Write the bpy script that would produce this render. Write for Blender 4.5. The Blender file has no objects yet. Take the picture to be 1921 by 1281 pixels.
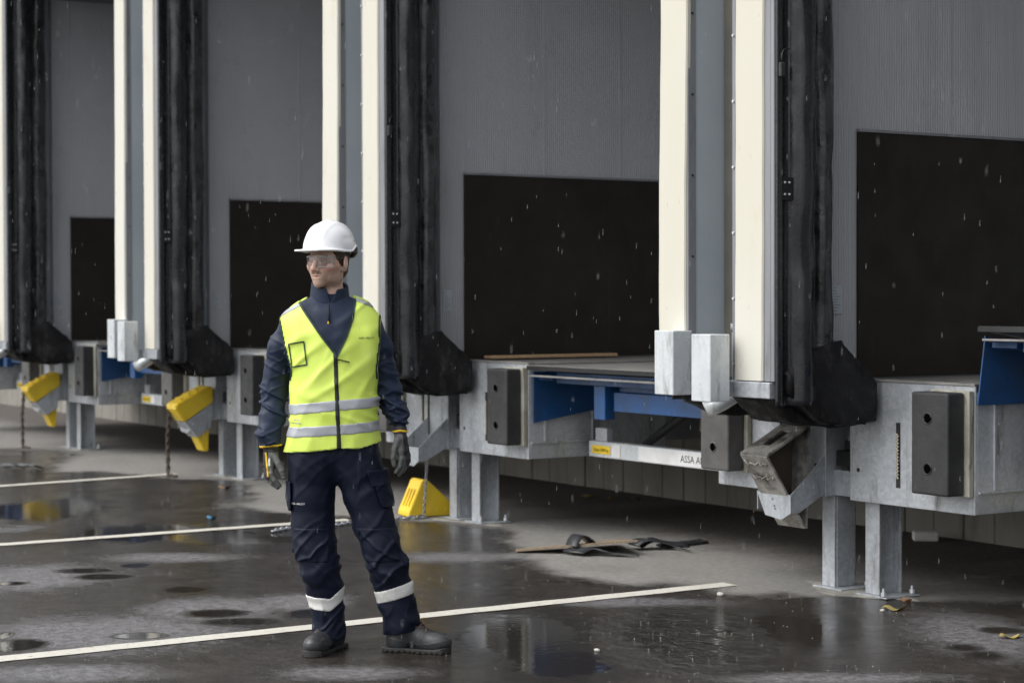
import bpy, bmesh, math, random
import numpy as np
from mathutils import Vector, Matrix
from mathutils.bvhtree import BVHTree
random.seed(7); rng = np.random.default_rng(7)
sc = bpy.context.scene
COL = sc.collection
R = math.radians

# ---------------------------------------------------------------- camera
S = 1.55
FPX, PITCH, YAW, ROLL = 3634.5, .0218, -1.007, -.0031
cyw, syw, cpt, spt = math.cos(YAW), math.sin(YAW), math.cos(PITCH), math.sin(PITCH)
FWD = np.array([syw*cpt, cyw*cpt, -spt]); RT0 = np.array([cyw, -syw, 0.]); UP0 = np.cross(RT0, FWD)
RT = math.cos(ROLL)*RT0 + math.sin(ROLL)*UP0; UPV = -math.sin(ROLL)*RT0 + math.cos(ROLL)*UP0
CAM = np.array([0, 0, S])
cam = bpy.data.objects.new('camera', bpy.data.cameras.new('camera')); COL.objects.link(cam)
cam.data.sensor_width = 36; cam.data.lens = FPX/1921*36
cam.data.clip_start = .1; cam.data.clip_end = 2000
cam.matrix_world = Matrix([[RT[0], UPV[0], -FWD[0], 0], [RT[1], UPV[1], -FWD[1], 0], [RT[2], UPV[2], -FWD[2], S], [0, 0, 0, 1]])
cam.data.dof.use_dof = True; cam.data.dof.focus_distance = 8.75; cam.data.dof.aperture_fstop = 3.2
sc.camera = cam
def ray(u, v): return FWD + RT*(u-960.5)/FPX - UPV*(v-640.5)/FPX
def gz(u, v, z=0.):
    d = ray(u, v); return CAM + d*(z-CAM[2])/d[2]
def gx(u, v, x):
    d = ray(u, v); return CAM + d*(x-CAM[0])/d[0]
def gy(u, v, y):
    d = ray(u, v); return CAM + d*(y-CAM[1])/d[1]

# ---------------------------------------------------------------- light
w = bpy.data.worlds.new('World'); sc.world = w; w.use_nodes = True
nt = w.node_tree; nt.nodes.clear()
out = nt.nodes.new('ShaderNodeOutputWorld'); bg = nt.nodes.new('ShaderNodeBackground')
sky = nt.nodes.new('ShaderNodeTexSky'); sky.sky_type = 'NISHITA'; sky.sun_disc = False
SUN_EL, SUN_AZ = R(52), R(197)
sky.sun_elevation = SUN_EL; sky.sun_rotation = SUN_AZ; sky.dust_density = 4; sky.air_density = 1.2; sky.ozone_density = 1
hs = nt.nodes.new('ShaderNodeHueSaturation'); hs.inputs['Saturation'].default_value = .22
nt.links.new(sky.outputs[0], hs.inputs['Color']); nt.links.new(hs.outputs[0], bg.inputs[0]); nt.links.new(bg.outputs[0], out.inputs[0])
bg.inputs[1].default_value = .15
sl = bpy.data.lights.new('sun', 'SUN'); sl.energy = .95; sl.angle = R(80); sl.color = (1, .97, .93)
so = bpy.data.objects.new('sun', sl); COL.objects.link(so)
# sky sun_rotation is measured clockwise from +Y
sd = Vector((math.sin(SUN_AZ)*math.cos(SUN_EL), math.cos(SUN_AZ)*math.cos(SUN_EL), math.sin(SUN_EL)))
so.rotation_euler = (-sd).to_track_quat('-Z', 'Y').to_euler(); so.location = (0, 0, 20)
sc.view_settings.view_transform = 'Standard'; sc.view_settings.look = 'None'
sc.view_settings.gamma = 1; sc.view_settings.exposure = .7; sc.view_settings.use_curve_mapping = False
sc.render.engine = 'CYCLES'
sc.cycles.max_bounces = 8

# ---------------------------------------------------------------- materials
def nd(nt, t, **k):
    n = nt.nodes.new(t)
    for a, b in k.items():
        if a in n.inputs.keys(): n.inputs[a].default_value = b
        else: setattr(n, a, b)
    return n
def mth(nt, op, a, b=None, clamp=False):
    n = nt.nodes.new('ShaderNodeMath'); n.operation = op; n.use_clamp = clamp
    for i, x in enumerate((a, b)):
        if x is None: continue
        if isinstance(x, (int, float)): n.inputs[i].default_value = x
        else: nt.links.new(x, n.inputs[i])
    return n.outputs[0]
def c4(c): return (c[0], c[1], c[2], 1) if not isinstance(c, (int, float)) else (c, c, c, 1)
def noise(nt, vec, scale, detail=4, rough=.55, stretch=None, dist=0):
    if stretch:
        mp = nt.nodes.new('ShaderNodeMapping'); mp.inputs['Scale'].default_value = stretch
        nt.links.new(vec, mp.inputs[0]); vec = mp.outputs[0]
    n = nt.nodes.new('ShaderNodeTexNoise'); n.inputs['Scale'].default_value = scale
    n.inputs['Detail'].default_value = detail; n.inputs['Roughness'].default_value = rough; n.inputs['Distortion'].default_value = dist
    nt.links.new(vec, n.inputs['Vector']); return n.outputs[0]
def ramp(nt, fac, lo, hi, a=0., b=1.):
    n = nt.nodes.new('ShaderNodeMapRange'); n.interpolation_type = 'SMOOTHSTEP'
    n.inputs['From Min'].default_value = lo; n.inputs['From Max'].default_value = hi
    n.inputs['To Min'].default_value = a; n.inputs['To Max'].default_value = b
    nt.links.new(fac, n.inputs['Value']); return n.outputs[0]
def mix(nt, f, a, b):
    n = nt.nodes.new('ShaderNodeMix'); n.data_type = 'RGBA'
    for s, x in ((0, f), (6, a), (7, b)):
        if isinstance(x, (tuple, list)): n.inputs[s].default_value = c4(x)
        elif isinstance(x, (int, float)): n.inputs[s].default_value = x if s == 0 else c4(x)
        else: nt.links.new(x, n.inputs[s])
    return n.outputs[2]
def base(name):
    m = bpy.data.materials.new(name); m.use_nodes = True
    nt = m.node_tree; b = nt.nodes['Principled BSDF']
    g = nt.nodes.new('ShaderNodeNewGeometry')
    return m, nt, b, g.outputs['Position']
def M(name, col, rough=.5, metal=0, col2=None, scale=4, lo=.35, hi=.65, stretch=None, rvar=.12, bump=0, bscale=60, bstretch=None,
      dirt=None, dscale=3, dlo=.55, dhi=.75, dstretch=(3, 3, .5), spec=.5, sheen=0, coat=0):
    m, nt, b, pos = base(name)
    c2 = col2 or tuple(x*.8 for x in col)
    f = ramp(nt, noise(nt, pos, scale, 6, .6, stretch), lo, hi)
    cc = mix(nt, f, col, c2)
    if dirt:
        fd = ramp(nt, noise(nt, pos, dscale, 7, .7, dstretch), dlo, dhi)
        cc = mix(nt, fd, cc, dirt)
    nt.links.new(cc, b.inputs['Base Color'])
    rr = ramp(nt, noise(nt, pos, scale*2.7, 4), .3, .7, max(rough-rvar, .02), min(rough+rvar, 1))
    nt.links.new(rr, b.inputs['Roughness'])
    b.inputs['Metallic'].default_value = metal; b.inputs['Specular IOR Level'].default_value = spec
    if sheen: b.inputs['Sheen Weight'].default_value = sheen
    if coat: b.inputs['Coat Weight'].default_value = coat; b.inputs['Coat Roughness'].default_value = .15
    if bump:
        bn = nt.nodes.new('ShaderNodeBump'); bn.inputs['Strength'].default_value = 1; bn.inputs['Distance'].default_value = bump
        nt.links.new(noise(nt, pos, bscale, 5, .6, bstretch), bn.inputs['Height']); nt.links.new(bn.outputs[0], b.inputs['Normal'])
    return m
def galv(name, a, b2, rough=.42):
    m, nt, b, pos = base(name)
    v = nt.nodes.new('ShaderNodeTexVoronoi'); v.inputs['Scale'].default_value = 55
    nt.links.new(pos, v.inputs['Vector'])
    sp = nt.nodes.new('ShaderNodeSeparateColor'); nt.links.new(v.outputs['Color'], sp.inputs[0])
    f1 = mth(nt, 'MULTIPLY', sp.outputs[0], .45)
    f2 = ramp(nt, noise(nt, pos, 2.2, 7, .65), .35, .68, 0, .6)
    cc = mix(nt, mth(nt, 'ADD', f1, f2, True), a, b2)
    fd = ramp(nt, noise(nt, pos, 2.5, 8, .75, (4, 4, .8)), .50, .74, 0, .8)
    cc = mix(nt, fd, cc, (.11, .105, .095))
    nt.links.new(cc, b.inputs['Base Color'])
    nt.links.new(ramp(nt, noise(nt, pos, 7, 5), .3, .7, rough-.1, rough+.15), b.inputs['Roughness'])
    b.inputs['Metallic'].default_value = .35
    bn = nt.nodes.new('ShaderNodeBump'); bn.inputs['Distance'].default_value = .0006
    nt.links.new(noise(nt, pos, 60, 4), bn.inputs['Height']); nt.links.new(bn.outputs[0], b.inputs['Normal'])
    return m
mt = {}
mt['galv'] = galv('galvanised_steel', (.53, .56, .595), (.33, .35, .375))
mt['galv_light'] = galv('new_galvanised_steel', (.68, .715, .74), (.58, .61, .635), .36)
mt['panel'] = M('grey_sandwich_panel', (.42, .43, .455), .38, .0, (.40, .41, .435), 1.5, dirt=(.31, .325, .34), dscale=1.6, dlo=.5, dhi=.8, dstretch=(2, 2, .3))
mt['panel_out'] = M('pale_blue_grey_sheet', (.44, .49, .53), .4, .0, (.39, .44, .48), 1.2, dirt=(.40, .43, .46), dlo=.6, dhi=.85)
mt['frame'] = M('grey_painted_profile', (.21, .215, .235), .4, .1, (.25, .26, .28), 2, dirt=(.12, .12, .12), dlo=.5, dhi=.8, stretch=(1, 1, .3))
mt['olive'] = M('brown_grey_flashing', (.16, .15, .125), .5, .1, (.12, .115, .10), 2)
mt['cream'] = M('cream_marker_foam', (.61, .60, .54), .6, 0, (.58, .56, .475), 1.4, stretch=(1, 1, .25), dirt=(.50, .42, .28), dscale=2.6, dlo=.56, dhi=.9, dstretch=(1, 1, .5))
mt['lining'] = M('dark_film_faced_board', (.012, .010, .0078), .5, 0, (.018, .0145, .011), 2, dirt=(.05, .042, .034), dscale=7, dlo=.57, dhi=.9, dstretch=(2, 2, .6), spec=.3)
mt['rubber'] = M('black_curtain_rubber', (.011, .012, .015), .30, 0, (.018, .019, .023), 4, rvar=.12, dirt=(.03, .031, .034), dscale=3, dlo=.5, dhi=.75, dstretch=(2, 2, 1), bump=.004, bscale=11, bstretch=(1, 1, .6), spec=.65)
mt['film'] = M('dusty_curtain_film', (.030, .032, .037), .34, 0, (.050, .052, .058), 3, rvar=.12, dirt=(.010, .010, .011), dscale=5, dlo=.50, dhi=.56, dstretch=(1.5, 1.5, 1), bump=.010, bscale=10, spec=.6)
mt['pad'] = M('scuffed_pad_rubber', (.006, .006, .007), .55, 0, (.012, .012, .013), 5, spec=.3, rvar=.15, dirt=(.085, .083, .08), dscale=4, dlo=.50, dhi=.78, dstretch=(2, 2, .8), bump=.008, bscale=9)
mt['bumper'] = M('bumper_rubber', (.022, .023, .025), .6, 0, (.035, .036, .038), 6, dirt=(.07, .07, .067), dscale=6, dlo=.62, dhi=.9, dstretch=(1, 1, 1), bump=.002, bscale=40)
mt['bumper_worn'] = M('worn_grey_bumper_rubber', (.065, .065, .063), .6, 0, (.09, .09, .086), 6, dirt=(.05, .05, .05), dscale=5, dlo=.6, dhi=.9, dstretch=(1, 1, 1), bump=.002, bscale=40)
mt['backing'] = M('stained_backing_steel', (.42, .42, .36), .6, .1, (.30, .29, .24), 8, dirt=(.12, .08, .05), dscale=9, dlo=.5, dhi=.7, dstretch=(3, 3, .5))
mt['blue'] = M('blue_painted_steel', (.009, .075, .235), .38, 0, (.014, .055, .155), 3, dirt=(.035, .045, .06), dscale=3.5, dlo=.52, dhi=.8, dstretch=(1.5, 1.5, .8), coat=.2)
mt['deck'] = M('steel_deck_plate', (.20, .20, .20), .45, .3, (.28, .275, .26), 5, dirt=(.10, .095, .09), dlo=.5, dhi=.8)
mt['dark'] = M('dark_steel', (.02, .02, .022), .5, .2)
mt['concrete'] = M('plinth_concrete', (.25, .24, .215), .85, 0, (.21, .20, .175), 1.8, dirt=(.13, .12, .10), dscale=2, dlo=.5, dhi=.8, dstretch=(3, 3, .5), bump=.003, bscale=30)
mt['grout'] = M('spilled_grout', (.36, .35, .31), .85, 0, (.22, .21, .19), 9, bump=.006, bscale=40)
mt['wood'] = M('weathered_pine', (.50, .33, .19), .7, 0, (.38, .25, .14), 6, stretch=(1, 8, 8), bump=.001)
mt['ply'] = M('wet_plywood', (.30, .23, .16), .5, 0, (.2, .155, .11), 9, stretch=(2, 9, 9))
mt['stripr'] = M('wet_rubber_strip', (.022, .024, .026), .3, 0, (.04, .043, .046), 5)
mt['yellow'] = M('yellow_plastic', (.80, .57, .025), .42, 0, (.70, .48, .03), 4, dirt=(.42, .34, .12), dscale=8, dlo=.55, dhi=.8, dstretch=(1, 1, 1))
mt['chockgrey'] = M('grimy_grey_metal', (.46, .445, .415), .42, .2, (.25, .24, .22), 9, dirt=(.07, .055, .045), dscale=8, dlo=.45, dhi=.7, dstretch=(1, 1, 1), bump=.002, bscale=50)
mt['rope'] = M('dirty_rope', (.55, .52, .42), .8, 0, (.4, .38, .3), 50)
mt['chain'] = M('wet_chain', (.42, .44, .48), .35, .7)
mt['rust'] = M('rusty_chain', (.11, .085, .07), .7, .3)
mt['labely'] = M('yellow_label', (.85, .60, .03), .4)
mt['labelw'] = M('white_label', (.82, .83, .83), .4)
mt['sticker'] = M('pale_blue_sticker', (.42, .47, .50), .5)
mt['hole'] = M('recess_shade_black', (.002, .002, .002), .95, spec=0, rvar=.02)
mt['ink'] = M('black_print', (.02, .02, .02), .5)
mt['inkgrey'] = M('grey_print', (.2, .22, .25), .5)
mt['white'] = M('white_foam', (.75, .75, .74), .7)
mt['roof'] = M('dark_underside', (.12, .125, .13), .6)
mt['leaf'] = M('yellow_leaf', (.42, .33, .10), .6)
mt['leafb'] = M('brown_leaf', (.30, .17, .09), .6)
mt['stone'] = M('pale_stone', (.45, .44, .40), .8)
mt['bluebit'] = M('blue_scrap', (.08, .25, .40), .5)

# ---------------------------------------------------------------- object helpers
def tag(o, label=None, cat=None, group=None, kind=None):
    if label: o['label'] = label
    if cat: o['category'] = cat
    if group: o['group'] = group
    if kind: o['kind'] = kind
    return o
def thing(name, label, cat, loc=(0, 0, 0), rz=0, group=None):
    o = bpy.data.objects.new(name, None); COL.objects.link(o); o.location = loc; o.rotation_euler = (0, 0, rz)
    o.empty_display_size = .1
    return tag(o, label, cat, group)
def mobj(name, me, m, parent=None, off=(0, 0, 0), smooth=False):
    if isinstance(me, bmesh.types.BMesh):
        bm = me; bmesh.ops.recalc_face_normals(bm, faces=bm.faces); me = bpy.data.meshes.new(name); bm.to_mesh(me); bm.free()
    if smooth: me.shade_smooth()
    if m is not None and not me.materials: me.materials.append(mt[m] if isinstance(m, str) else m)
    o = bpy.data.objects.new(name, me); COL.objects.link(o); o.location = off
    if parent: o.parent = parent
    return o
def box(bm, x0, x1, y0, y1, z0, z1, bev=0., seg=1):
    xs, ys, zs = sorted((x0, x1)), sorted((y0, y1)), sorted((z0, z1))
    vs = [bm.verts.new((x, y, z)) for z in zs for y in ys for x in xs]
    fs = [bm.faces.new([vs[i] for i in q]) for q in ((0, 2, 3, 1), (4, 5, 7, 6), (0, 1, 5, 4), (2, 6, 7, 3), (0, 4, 6, 2), (1, 3, 7, 5))]
    if bev:
        es = list({e for f in fs for e in f.edges})
        bmesh.ops.bevel(bm, geom=es, offset=bev, segments=seg, affect='EDGES', profile=.5)
    return vs
def B(*boxes, bev=.003):
    bm = bmesh.new()
    for b in boxes: box(bm, *b, bev=bev)
    return bm
def prism(bm, pts, d):
    """closed polygon pts (3D list) extruded by vector d"""
    a = [bm.verts.new(p) for p in pts]; b = [bm.verts.new(tuple(Vector(p)+Vector(d))) for p in pts]
    bm.faces.new(a); bm.faces.new(b[::-1]); n = len(a)
    for i in range(n): bm.faces.new((a[i], b[i], b[(i+1) % n], a[(i+1) % n]))
def tube(bm, pts, r, n=10, caps=True):
    pts = [Vector(p) for p in pts]; rings = []
    ref = Vector((0, 0, 1))
    for i, p in enumerate(pts):
        d = (pts[min(i+1, len(pts)-1)]-pts[max(i-1, 0)]).normalized()
        rf = ref if abs(d.dot(ref)) < .95 else Vector((1, 0, 0))
        a = d.cross(rf).normalized(); b = d.cross(a).normalized()
        rr = r[i] if isinstance(r, (list, tuple)) else r
        rings.append([bm.verts.new(p+(a*math.cos(t)+b*math.sin(t))*rr) for t in (2*math.pi*k/n for k in range(n))])
    for A, Bq in zip(rings, rings[1:]):
        for k in range(n): bm.faces.new((A[k], A[(k+1) % n], Bq[(k+1) % n], Bq[k]))
    if caps: bm.faces.new(rings[0][::-1]); bm.faces.new(rings[-1])
def cyl(bm, p, d, r, n=12):
    p = Vector(p); tube(bm, [p, p+Vector(d)], r, n)
def copy_tree(o, parent=None):
    c = o.copy(); COL.objects.link(c)
    if parent: c.parent = parent
    for ch in list(o.children): copy_tree(ch, c)
    return c
# lattice noise in numpy
_perm = rng.random(65536).astype(np.float32)*2-1
def _h(i, j, k): return _perm[((i*73856093) ^ (j*19349663) ^ (k*83492791)) & 65535]
def vnoise(x, y, z):
    xi, yi, zi = np.floor(x).astype(np.int64), np.floor(y).astype(np.int64), np.floor(z).astype(np.int64)
    fx, fy, fz = x-xi, y-yi, z-zi
    fx, fy, fz = fx*fx*(3-2*fx), fy*fy*(3-2*fy), fz*fz*(3-2*fz)
    r = 0
    for a in (0, 1):
        for b in (0, 1):
            for c in (0, 1):
                r = r + _h(xi+a, yi+b, zi+c)*(fx if a else 1-fx)*(fy if b else 1-fy)*(fz if c else 1-fz)
    return r
def gridmesh(name, V, nu, nv, m, parent, off=(0, 0, 0), thick=0):
    """V: array (nu*nv,3)"""
    F = [(i*nv+j, (i+1)*nv+j, (i+1)*nv+j+1, i*nv+j+1) for i in range(nu-1) for j in range(nv-1)]
    me = bpy.data.meshes.new(name); me.from_pydata([tuple(p) for p in V], [], F); me.update()
    o = mobj(name, me, m, parent, off, True)
    if thick:
        md = o.modifiers.new('thickness', 'SOLIDIFY'); md.thickness = thick; md.offset = 0
    return o

# ================================================================ GROUND
X0 = -7.573; PIT = 2.5619*1.55; YP = 6.88; FL = 1.126
def ground_material():
    m, nt, b, pos = base('wet_asphalt')
    sep = nt.nodes.new('ShaderNodeSeparateXYZ'); nt.links.new(pos, sep.inputs[0]); px_, py_ = sep.outputs[0], sep.outputs[1]
    n1 = noise(nt, pos, .55, 5, .6); n2 = noise(nt, pos, 2.3, 5, .62)
    # rain shadow of the load houses: dry strip along the docks, edge wavers
    wob = mth(nt, 'MULTIPLY', mth(nt, 'SUBTRACT', n1, .5), 1.0)
    wob2 = mth(nt, 'MULTIPLY', mth(nt, 'SUBTRACT', n2, .5), .7)
    ph = mth(nt, 'MULTIPLY', mth(nt, 'SUBTRACT', px_, X0+.35), 2*math.pi/PIT)
    per = mth(nt, 'MULTIPLY', mth(nt, 'COSINE', ph), -.42)
    yy = mth(nt, 'ADD', mth(nt, 'ADD', py_, wob), mth(nt, 'ADD', wob2, per))
    yy = mth(nt, 'SUBTRACT', yy, mth(nt, 'MULTIPLY', mth(nt, 'MAXIMUM', mth(nt, 'ADD', px_, 7.7), 0), .75))
    dry = ramp(nt, yy, 6.28, 6.62)
    # damp, lighter, rough patches in the yard
    n3 = noise(nt, pos, .45, 5, .65, (1.3, .75, 1)); n4 = noise(nt, pos, 5, 5, .6)
    pat = ramp(nt, mth(nt, 'ADD', n3, mth(nt, 'MULTIPLY', mth(nt, 'SUBTRACT', n4, .5), .25)), .50, .63)
    def blob(u, v, wpx, hpx, soft=.35, rag=1.):
        c = gz(u, v); D_ = float((c-CAM) @ FWD); ax, ay = wpx*D_/FPX, hpx*D_*D_/(FPX*S)
        mp = nt.nodes.new('ShaderNodeMapping'); mp.vector_type = 'TEXTURE'
        mp.inputs['Location'].default_value = (c[0], c[1], 0); mp.inputs['Scale'].default_value = (ax, ay, 1e3); mp.inputs['Rotation'].default_value = (0, 0, math.atan2(RT0[1], RT0[0]))
        nt.links.new(pos, mp.inputs[0])
        ln = nt.nodes.new('ShaderNodeVectorMath'); ln.operation = 'LENGTH'; nt.links.new(mp.outputs[0], ln.inputs[0])
        q = mth(nt, 'ADD', ln.outputs['Value'], mth(nt, 'MULTIPLY', mth(nt, 'SUBTRACT', rgn, .5), 1.3*rag))
        return ramp(nt, q, 1-soft, 1+soft, 1, 0)
    rgn = noise(nt, pos, 4.5, 8, .72)
    def mx(a, b2): return mth(nt, 'MAXIMUM', a, b2)
    damp = None
    for a in [(55, 1083, 140, 24, .5), (200, 1188, 230, 34, .5), (400, 1142, 130, 22, .5), (560, 1130, 90, 16, .5), (1830, 1190, 110, 42, .6), (30, 990, 60, 8, .5), (330, 1045, 120, 8, .6), (860, 1045, 130, 9, .6), (650, 1262, 120, 12, .6), (1560, 1272, 200, 10, .6), (120, 1262, 160, 16, .6), (1180, 1130, 150, 8, .6)]:
        q = blob(*a); damp = q if damp is None else mx(damp, q)
    pat = mx(mth(nt, 'MULTIPLY', pat, .0), damp)
    pud = None
    for a in [(165, 1070, 60, 5, .3, .75), (198, 1081, 60, 6, .3, .75), (20, 1094, 34, 4, .3, .75), (253, 1060, 34, 5, .3, .75), (405, 1150, 64, 8, .3, .75), (450, 1166, 68, 7, .3, .75), (572, 1151, 36, 9, .3, .75), (8, 1192, 18, 8, .3, .75), (30, 1210, 58, 13, .3, .75), (262, 1192, 52, 7, .25, .6), (345, 1106, 55, 8, .4, .8),
              (1275, 1195, 150, 62, .3), (980, 1190, 150, 60, .4), (1060, 1245, 130, 40, .4), (300, 1000, 260, 22, .4), (90, 955, 150, 30, .4), (470, 1012, 170, 12, .4), (1480, 1180, 130, 40, .5), (1879, 1182, 40, 6, .5, .9), (1808, 1214, 32, 7, .6, 1.), (1846, 1229, 36, 8, .6, 1.)]:
        q = blob(*a); pud = q if pud is None else mx(pud, q)
    pud = mth(nt, 'MULTIPLY', pud, mth(nt, 'SUBTRACT', 1., dry), True)
    ripple = blob(1275, 1195, 130, 58, .35)
    agg = noise(nt, pos, 95, 3, .8); grain = noise(nt, pos, 22, 6, .7)
    wetc = mix(nt, ramp(nt, n2, .3, .7), (.016, .0135, .012), (.034, .029, .026))
    mid = noise(nt, pos, 11, 7, .75)
    wetc = mix(nt, ramp(nt, mid, .45, .62, 0, .75), wetc, (.052, .045, .041))
    dampc = mix(nt, ramp(nt, mth(nt, 'ADD', mth(nt, 'MULTIPLY', grain, .5), mth(nt, 'MULTIPLY', agg, .5)), .40, .60), (.05, .047, .047), (.18, .177, .184))
    dryc = mix(nt, ramp(nt, grain, .3, .7), (.155, .15, .140), (.23, .222, .208))
    dryc = mix(nt, ramp(nt, noise(nt, pos, 1.6, 7, .7), .5, .75, 0, .6), dryc, (.12, .112, .10))
    c = mix(nt, pat, wetc, dampc); c = mix(nt, pud, c, (.022, .019, .017)); c = mix(nt, dry, c, dryc)
    # ground colour turns darker and browner under the platforms
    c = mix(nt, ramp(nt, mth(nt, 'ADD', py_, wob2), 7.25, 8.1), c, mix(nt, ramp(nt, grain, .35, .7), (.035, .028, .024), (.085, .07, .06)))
    sp = ramp(nt, agg, .60, .68); c = mix(nt, mth(nt, 'MULTIPLY', sp, .55), c, (.30, .28, .25))
    nt.links.new(c, b.inputs['Base Color'])
    rw = ramp(nt, mth(nt, 'ADD', n2, mth(nt, 'MULTIPLY', mth(nt, 'SUBTRACT', grain, .5), .5)), .3, .7, .08, .27)
    def mxv(f, a, b2):
        n = nt.nodes.new('ShaderNodeMix'); n.data_type = 'FLOAT'
        for s, x in ((0, f), (2, a), (3, b2)):
            if isinstance(x, (int, float)): n.inputs[s].default_value = x
            else: nt.links.new(x, n.inputs[s])
        return n.outputs[0]
    r = mxv(pat, rw, .52); r = mxv(pud, r, .06); r = mxv(dry, r, .85)
    nt.links.new(r, b.inputs['Roughness'])
    b.inputs['Specular IOR Level'].default_value = .55
    hgt = mxv(pud, mth(nt, 'ADD', mth(nt, 'MULTIPLY', agg, .0022), mth(nt, 'MULTIPLY', grain, .004)), .001)
    rp = mth(nt, 'MULTIPLY', noise(nt, pos, 7, 3, .5, (1, 1, 1), 1.2), mth(nt, 'MULTIPLY', ripple, .055))
    rp2 = mth(nt, 'MULTIPLY', noise(nt, pos, 26, 3, .5), mth(nt, 'MULTIPLY', pud, .0004))
    bn = nt.nodes.new('ShaderNodeBump'); bn.inputs['Distance'].default_value = 1
    nt.links.new(mth(nt, 'ADD', mth(nt, 'ADD', hgt, rp), rp2), bn.inputs['Height']); nt.links.new(bn.outputs[0], b.inputs['Normal'])
    return m
bm = bmesh.new(); vs = [bm.verts.new(p) for p in ((-600, -600, 0), (600, -600, 0), (600, 600, 0), (-600, 600, 0))]; bm.faces.new(vs)
tag(mobj('ground', bm, ground_material()), kind='structure')
def line_material():
    m, nt, b, pos = base('worn_line_paint')
    f = ramp(nt, noise(nt, pos, 30, 6, .75), .56, .70)
    f2 = ramp(nt, noise(nt, pos, 1.2, 4), .4, .7, 0, .25)
    c = mix(nt, f2, (.66, .64, .57), (.45, .43, .38)); c = mix(nt, f, c, (.12, .11, .10)); nt.links.new(c, b.inputs['Base Color'])
    b.inputs['Roughness'].default_value = .35
    bn = nt.nodes.new('ShaderNodeBump'); bn.inputs['Distance'].default_value = .002
    nt.links.new(noise(nt, pos, 120, 3), bn.inputs['Height']); nt.links.new(bn.outputs[0], b.inputs['Normal'])
    return m
mt['line'] = line_material()
for k, (ua, va, ub, vb) in enumerate([(0, 1237, 1370, 1096), (0, 1022, 655, 975), (0, 912, 330, 889)]):
    a, b_ = gz(ua, va), gz(ub, vb); d = (b_-a)/np.linalg.norm(b_-a); n_ = np.array([-d[1], d[0], 0]); a = a - d*6
    L = np.linalg.norm(b_-a); N = 60; hw = .064
    bm = bmesh.new(); L1, L2 = [], []
    for i in range(N+1):
        p = a+d*L*i/N; e = .004*math.sin(i*2.3)+.003*random.random()
        L1.append(bm.verts.new((p[0]+n_[0]*(hw+e), p[1]+n_[1]*(hw+e), .004))); L2.append(bm.verts.new((p[0]-n_[0]*(hw-e), p[1]-n_[1]*(hw-e), .004)))
    for i in range(N): bm.faces.new((L1[i], L2[i], L2[i+1], L1[i+1]))
    tag(mobj('parking_line', bm, 'line'), kind='structure')

# ================================================================ WAREHOUSE
YW = 9.07
wh = thing('warehouse', 'grey warehouse wall on a board-marked concrete plinth behind the loading docks', 'building', (-20, YW, 0))
pl = mobj('concrete_plinth', B((-45, 8, YW+.03, YW+.4, -.2, 1.08), bev=0), 'concrete', wh, (20, -YW, 0))
bp = None
for i in range(150):
    wdt = .262
    if bp is None:
        me = bpy.data.meshes.new('board_strip'); b0 = B((0, wdt, -.03, .0, -.05, 1.08), bev=.006); bmesh.ops.recalc_face_normals(b0, faces=b0.faces); b0.to_mesh(me); b0.free(); me.materials.append(mt['concrete']); bp = me
    o = bpy.data.objects.new('board_strip', bp); COL.objects.link(o); o.parent = pl
    o.location = (-36+i*.268, YW+.03+random.choice((0, .002, .004, -.003)), 0)
mobj('upper_wall', B((-45, 8, YW+.02, YW+.3, 1.083, 7), bev=0), 'panel', wh, (20, -YW, 0))
mobj('wall_flashing', B((-45, 8, YW-.015, YW+.018, 1.07, 1.13), bev=0), 'galv', wh, (20, -YW, 0))

# ================================================================ LOAD HOUSE (with shelter)
def text_mesh(name, s, size, m, parent, mat4, ext=.0006):
    cu = bpy.data.curves.new(name, 'FONT'); cu.body = s; cu.size = size; cu.extrude = ext; cu.align_x = 'LEFT'; cu.resolution_u = 2
    t = bpy.data.objects.new('tmp', cu); COL.objects.link(t)
    dg = bpy.context.evaluated_depsgraph_get(); dg.update()
    me = bpy.data.meshes.new_from_object(t.evaluated_get(dg)); bpy.data.objects.remove(t)
    me.name = name; me.transform(mat4); me.materials.clear()
    return mobj(name, me, m, parent)
FRONT = Matrix.Rotation(math.pi/2, 4, 'X')        # text facing -Y, reading towards +X

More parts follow.
